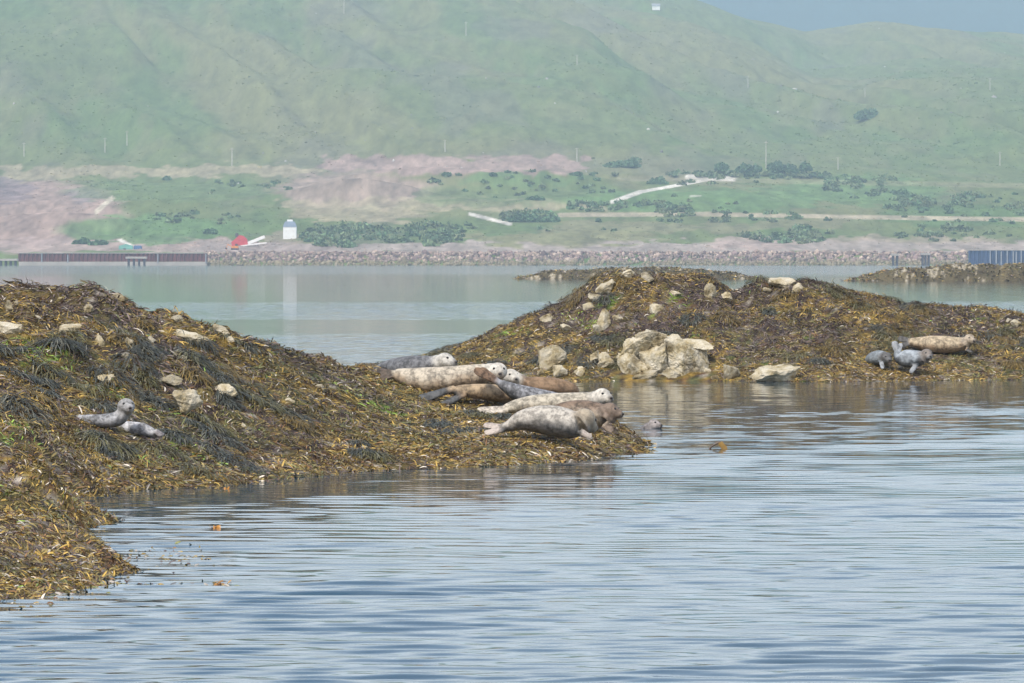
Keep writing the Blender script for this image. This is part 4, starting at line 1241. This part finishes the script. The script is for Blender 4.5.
# white house on the hill
g = land_hit(656, 10); D = g[1]; k = D / FPX
hs = empty('cottage', (g[0], D, g[2] - .3)); tag(hs, 'tiny white cottage near the skyline high on the green hill', 'house')
boxes('wall', [(0, 0, 2.2 * k, 8 * k, 5, 4.4 * k)], M['white_wall'], hs)
me = bpy.data.meshes.new('roof')
me.from_pydata([(-4.4 * k, -3, 4.4 * k), (4.4 * k, -3, 4.4 * k), (4.4 * k, 3, 4.4 * k), (-4.4 * k, 3, 4.4 * k), (-4.4 * k, 0, 6.8 * k), (4.4 * k, 0, 6.8 * k)], [], [(0, 1, 5, 4), (2, 3, 4, 5), (1, 2, 5), (3, 0, 4), (3, 2, 1, 0)]); me.update()
obj('roof', me, M['pale_pile'], hs)

# utility poles
def pole_mesh():
    V, F = [], []
    loft([[np.array([r_ * math.cos(a), r_ * math.sin(a), z]) for a in np.linspace(0, 6.283, 8, endpoint=False)] for r_, z in ((.24, -1), (.22, 3), (.18, 6.5), (.15, 9.0))], V, F)
    me = bpy.data.meshes.new('pole'); me.from_pydata(V, [], F); me.update(); me.materials.append(M['wood']); return me
pm = pole_mesh()
POLES = [(24, 157, 14, 'standing at the far left above the pinkish quarry'), (105, 153, 15, 'on the lower hillside left of a close neighbour'), (127, 146, 15, 'on the lower hillside just right of a close neighbour'),
         (232, 166, 18, 'standing alone above the tan track left of the spoil heap'), (344, 14, 15, 'at the top edge of the picture, left of centre'), (466, 36, 14, 'high on the hill left of centre'),
         (445, 152, 12, 'just behind the long pinkish spoil heap'), (577, 65, 10, 'halfway up the middle of the hill'), (577, 162, 14, 'at the right end of the long spoil heap'), (748, 88, 12, 'halfway up the hill left of the side valley'),
         (865, 97, 9, 'in the side valley above the round dark bush'), (990, 91, 13, 'on the right-hand hill near the right edge'), (766, 168, 27, 'rising tallest, behind the row of dark trees'), (838, 170, 13, 'right of the row of dark trees'),
         (1000, 166, 14, 'low on the right-hand hill near the right edge')]
for (px, py, hpx, where) in POLES:
    g = land_hit(px, py)
    if g is None: continue
    o = obj('utility_pole', pm, None, None, tuple(g))
    s = hpx * g[1] / FPX / 9.0
    o.scale = (1.0, 1.0, s)
    tag(o, 'thin pale utility pole ' + where, 'pole', 'utility poles on the hillside')
    c = boxes('crossarm', [(0, -.2, 8.4, 1.8, .2, .2)], M['wood'], o)

# bushes and trees
def clump(n, rx, ry, rz, size, r, c0):
    """leaf-sized faces spread through an uneven crown"""
    d = r.normal(0, 1, (n, 3)); d /= np.linalg.norm(d, axis=1)[:, None]
    lob = 0.7 + 0.55 * fbm(d[:, 0] * 2 + 5 * r.random(), d[:, 2] * 2 + d[:, 1], 3, int(r.integers(999)))
    q = (r.random(n) ** .4) * lob
    P = d * q[:, None] * np.array([rx, ry, rz]); P[:, 2] = np.abs(P[:, 2] + rz * .25) * 1.0
    u = r.normal(0, 1, (n, 3)); u /= np.linalg.norm(u, axis=1)[:, None]
    v = np.cross(u, r.normal(0, 1, (n, 3))); v /= np.linalg.norm(v, axis=1)[:, None]
    s = size * r.uniform(.6, 1.4, n)[:, None]
    V = np.stack([P - u * s - v * s * .6, P + u * s - v * s * .6, P + u * s + v * s * .6, P - u * s + v * s * .6], 1)
    c = np.array(c0)[None] * r.uniform(.55, 1.5, n)[:, None]
    return V.reshape(-1, 3), np.arange(4 * n).reshape(-1, 4), np.repeat(c, 4, 0)

rb = np.random.default_rng(12)
SHRUB = (.095, .165, .08)
def bush(px, py, wpx, hpx, label, cat='bush', name='bush', tree=False, group='bushes and trees on the far shore'):
    g = land_hit(px, py)
    if g is None: return
    k = g[1] / FPX
    root = empty(name, tuple(g)); tag(root, label, cat, group)
    h = hpx * k; w = wpx * k
    lift = h * .22 if tree else 0
    m_ = 1 if wpx < 9 else int(3 + wpx / 6)
    parts_ = []; of_ = 0
    for q_ in range(m_):
        fx_ = 0 if m_ == 1 else rb.uniform(-1, 1)
        sw = w * .55 if m_ == 1 else w * rb.uniform(.18, .34)
        sh_ = h * .62 * (1 if m_ == 1 else rb.uniform(.55, 1.05) * (1 - .35 * abs(fx_)))
        v, f, c = clump(int(min(700, 90 + 7 * wpx * hpx / m_)), sw, sw, sh_, .42, rb, np.array(SHRUB) * rb.uniform(.8, 1.3))
        v[:, 0] += fx_ * w * .36; v[:, 1] += rb.uniform(-.3, .3) * w
        if tree: v[:, 2] += rb.uniform(0, .15) * h
        parts_.append((v, f + of_, c)); of_ += len(v)
    v, f, c = (np.concatenate([p_[i_] for p_ in parts_]) for i_ in range(3))
    v[:, 2] += lift
    obj('crown' if tree else 'foliage', mesh_np('crown', v, f, c), M['leaf'], root)
    V, F = [], []
    loft([[np.array([r_ * math.cos(a), r_ * math.sin(a), z]) for a in np.linspace(0, 6.283, 7, endpoint=False)] for r_, z in ((.3, -.5), (.22, h * .3), (.1, h * .75))], V, F)
    me = bpy.data.meshes.new('trunk'); me.from_pydata(V, [], F); me.update(); obj('trunk' if tree else 'stem', me, M['trunk'], root)
for px, w, h, lab in [(722, 14, 12, 'dark tree standing alone at the left end of the row above the white road'), (745, 16, 13, 'dark round tree left of the tall pole behind the white road'),
                      (757, 12, 12, 'narrow dark tree directly beside the tall pole'), (777, 20, 14, 'broad dark tree just right of the tall pole'), (791, 12, 12, 'small dark tree pressed between two broader ones in the row'),
                      (806, 12, 15, 'dark tree at the right end of the row above the white road')]:
    bush(px, 175, w, h, lab, 'tree', 'tree', True)
for px, py, w, h, lab in [(625, 167, 38, 12, 'broad dark bush at the foot of the hill right of the spoil heap'), (867, 119, 26, 17, 'round dark bush in the side valley on the right'),
                          (526, 221, 36, 12, 'large dark bush on the bank right of the short white track'), (548, 222, 24, 9, 'dark bush touching the right side of the large bank bush'),
                          (578, 176, 14, 6, 'small dark bush below the right end of the spoil heap'), (494, 176, 10, 4, 'tiny dark bush on the track under the spoil heap'), (536, 200, 16, 6, 'dark bush on the open green slope below the heap'),
                          (447, 176, 10, 5, 'tiny dark bush under the left half of the spoil heap'), (656, 184, 20, 8, 'dark bush left of the white road bend'), (82, 244, 16, 10, 'dark bush on the green bank behind the quay'),
                          (100, 245, 18, 7, 'low bluish bush behind the quay next to the green shed'), (211, 234, 14, 8, 'dark bush on the green bank left of the red machine'), (305, 238, 12, 8, 'dark bush just right of the white tower'),
                          (165, 180, 14, 6, 'small dark bush beside the tan track on the left')]:
    bush(px, py, w, h, lab)
# belts of scrub that run together
VV, FF, CC = [], [], []; off = 0
for (x0, x1, y0, y1, n, s) in [(308, 395, 226, 248, 120, 3.2), (405, 462, 226, 247, 80, 3.0), (560, 700, 203, 213, 90, 2.2), (740, 835, 226, 244, 100, 2.8), (880, 1040, 196, 214, 130, 3.0),
                               (820, 905, 176, 200, 80, 3.0), (655, 720, 172, 186, 50, 2.4), (720, 830, 172, 180, 60, 2.2), (895, 1010, 226, 242, 60, 2.2), (150, 245, 214, 226, 30, 2.0), (640, 800, 212, 224, 60, 2.0),
                               (500, 562, 214, 222, 50, 2.6), (950, 1050, 205, 225, 40, 2.6), (200, 300, 180, 196, 25, 1.8), (430, 620, 172, 196, 45, 1.6), (430, 1040, 168, 240, 40, 1.6), (600, 650, 158, 168, 30, 2.2)]:
    for i in range(int(n * 1.25)):
        ux, uy = rb.uniform(-1, 1), rb.uniform(-1, 1)
        gx_, gy_ = (x0 + x1) / 2 + ux * (x1 - x0) / 2, (y0 + y1) / 2 + uy * (y1 - y0) / 2
        if ux * ux * .6 + uy * uy > 1 or fbm(np.array([gx_ / 13]), np.array([gy_ / 7]), 3, 333)[0] < .43: continue
        g = land_hit(gx_, gy_)
        if g is None: continue
        q = s * rb.uniform(.35, 1.2)
        v, f, c = clump(46, q, q, q * .62, .48, rb, np.array(SHRUB) * rb.uniform(.75, 1.5) * np.array([1 + .5 * rb.random(), 1, 1]))
        VV.append(v + g); FF.append(f + off); CC.append(c); off += len(v)
o = obj('scrub', mesh_np('scrub', np.concatenate(VV), np.concatenate(FF), np.concatenate(CC)), M['leaf']); tag(o, 'belts of dark green scrub on the banks of the far shore', 'scrub', kind='stuff')

# heather, rushes and tussocks that roughen the hill
r = np.random.default_rng(717)
n = 30000
Y = np.where(r.random(n) < .3, r.uniform(1935, 2480, n), 2480 + 2100 * r.random(n) ** 1.1); X = r.uniform(-.108, .108, n) * Y
fold_ = fbm(X / 60 + Y / 500, Y / 500, 4, 15); keep = r.random(n) < sstep(.38, .66, fold_) + .12
X, Y = X[keep], Y[keep]; n = len(X)
Z = land_z(X, Y)
q = r.uniform(.2, .65, n) * np.where(Y < 2480, .6, 1) * (1 + 1.0 * (r.random(n) < .03))
VV = []
for j in range(3):
    a = r.uniform(0, 3.14, n); dx, dy = np.cos(a) * q, np.sin(a) * q
    ox, oy = r.normal(0, .5, n) * q, r.normal(0, .5, n) * q
    h_ = q * r.uniform(.5, 1.0, n)
    VV.append(np.stack([np.stack([X + ox - dx, Y + oy - dy, Z - .1], -1), np.stack([X + ox + dx, Y + oy + dy, Z - .1], -1),
                        np.stack([X + ox + dx * .6, Y + oy + dy * .6, Z + h_], -1), np.stack([X + ox - dx * .6, Y + oy - dy * .6, Z + h_ * .8], -1)], 1))
V = np.stack(VV, 1).reshape(-1, 3)
c = land_colour(X, Y, Z) * r.uniform(.8, 1.3, n)[:, None]
o = obj('moor_tussocks', mesh_np('moor_tussocks', V, np.arange(len(V)).reshape(-1, 4), np.repeat(c, 12, 0)), M['leaf']); tag(o, 'heather and tussocks roughening the green hill', 'heather', kind='stuff')

# scattered stones on the hill
r = np.random.default_rng(77)
bm = bmesh.new(); bmesh.ops.create_icosphere(bm, subdivisions=1, radius=1)
U = np.array([v.co[:] for v in bm.verts]); T = np.array([[v.index for v in f.verts] for f in bm.faces]); bm.free()
n = 160
Y = r.uniform(2500, 4500, n); X = r.uniform(-.1, .1, n) * Y
ok = fbm(X / 90, Y / 200, 3, 88) > .5; X, Y = X[ok], Y[ok]; n = len(X)
S = (r.uniform(.3, .9, n) * np.where(r.random(n) < .1, 1.8, 1))[:, None] * r.uniform(.7, 1.3, (n, 3))
V = U[None] * S[:, None] * (1 + r.uniform(-.2, .2, (n, len(U), 1))) + np.stack([X, Y, land_z(X, Y)], -1)[:, None]
c = np.array([[.42, .38, .36], [.2, .18, .2], [.6, .57, .52]])[r.integers(0, 3, n)]
o = obj('hillside_stones', mesh_np('hillside_stones', V.reshape(-1, 3), (T[None] + (np.arange(n) * len(U))[:, None, None]).reshape(-1, 3), np.repeat(c, len(U), 0)), M['riprap'])
tag(o, 'scattered stones lying on the green hill', 'stones', kind='stuff')

# ---------------------------------------------------------------- haze
hm = bpy.data.materials.new('hazy_air'); hm.use_nodes = True
n, l = hm.node_tree.nodes, hm.node_tree.links
n.clear()
ou = n.new('ShaderNodeOutputMaterial'); pv = n.new('ShaderNodeVolumePrincipled')
pv.inputs['Color'].default_value = (0.68, 0.87, 1.0, 1)
pv.inputs['Density'].default_value = 1.6e-4
pv.inputs['Anisotropy'].default_value = 0.0
l.new(pv.outputs['Volume'], ou.inputs['Volume'])
bm = bmesh.new(); bmesh.ops.create_cube(bm, size=1)
for v in bm.verts: v.co = (v.co.x * 5000, v.co.y * 9700 + 4700, (v.co.z + .5) * 610 - 8)
me = bpy.data.meshes.new('haze'); bm.to_mesh(me); bm.free()
hz = obj('haze', me, hm); tag(hz, 'thin pale haze over the water and the hills', 'haze', kind='stuff')
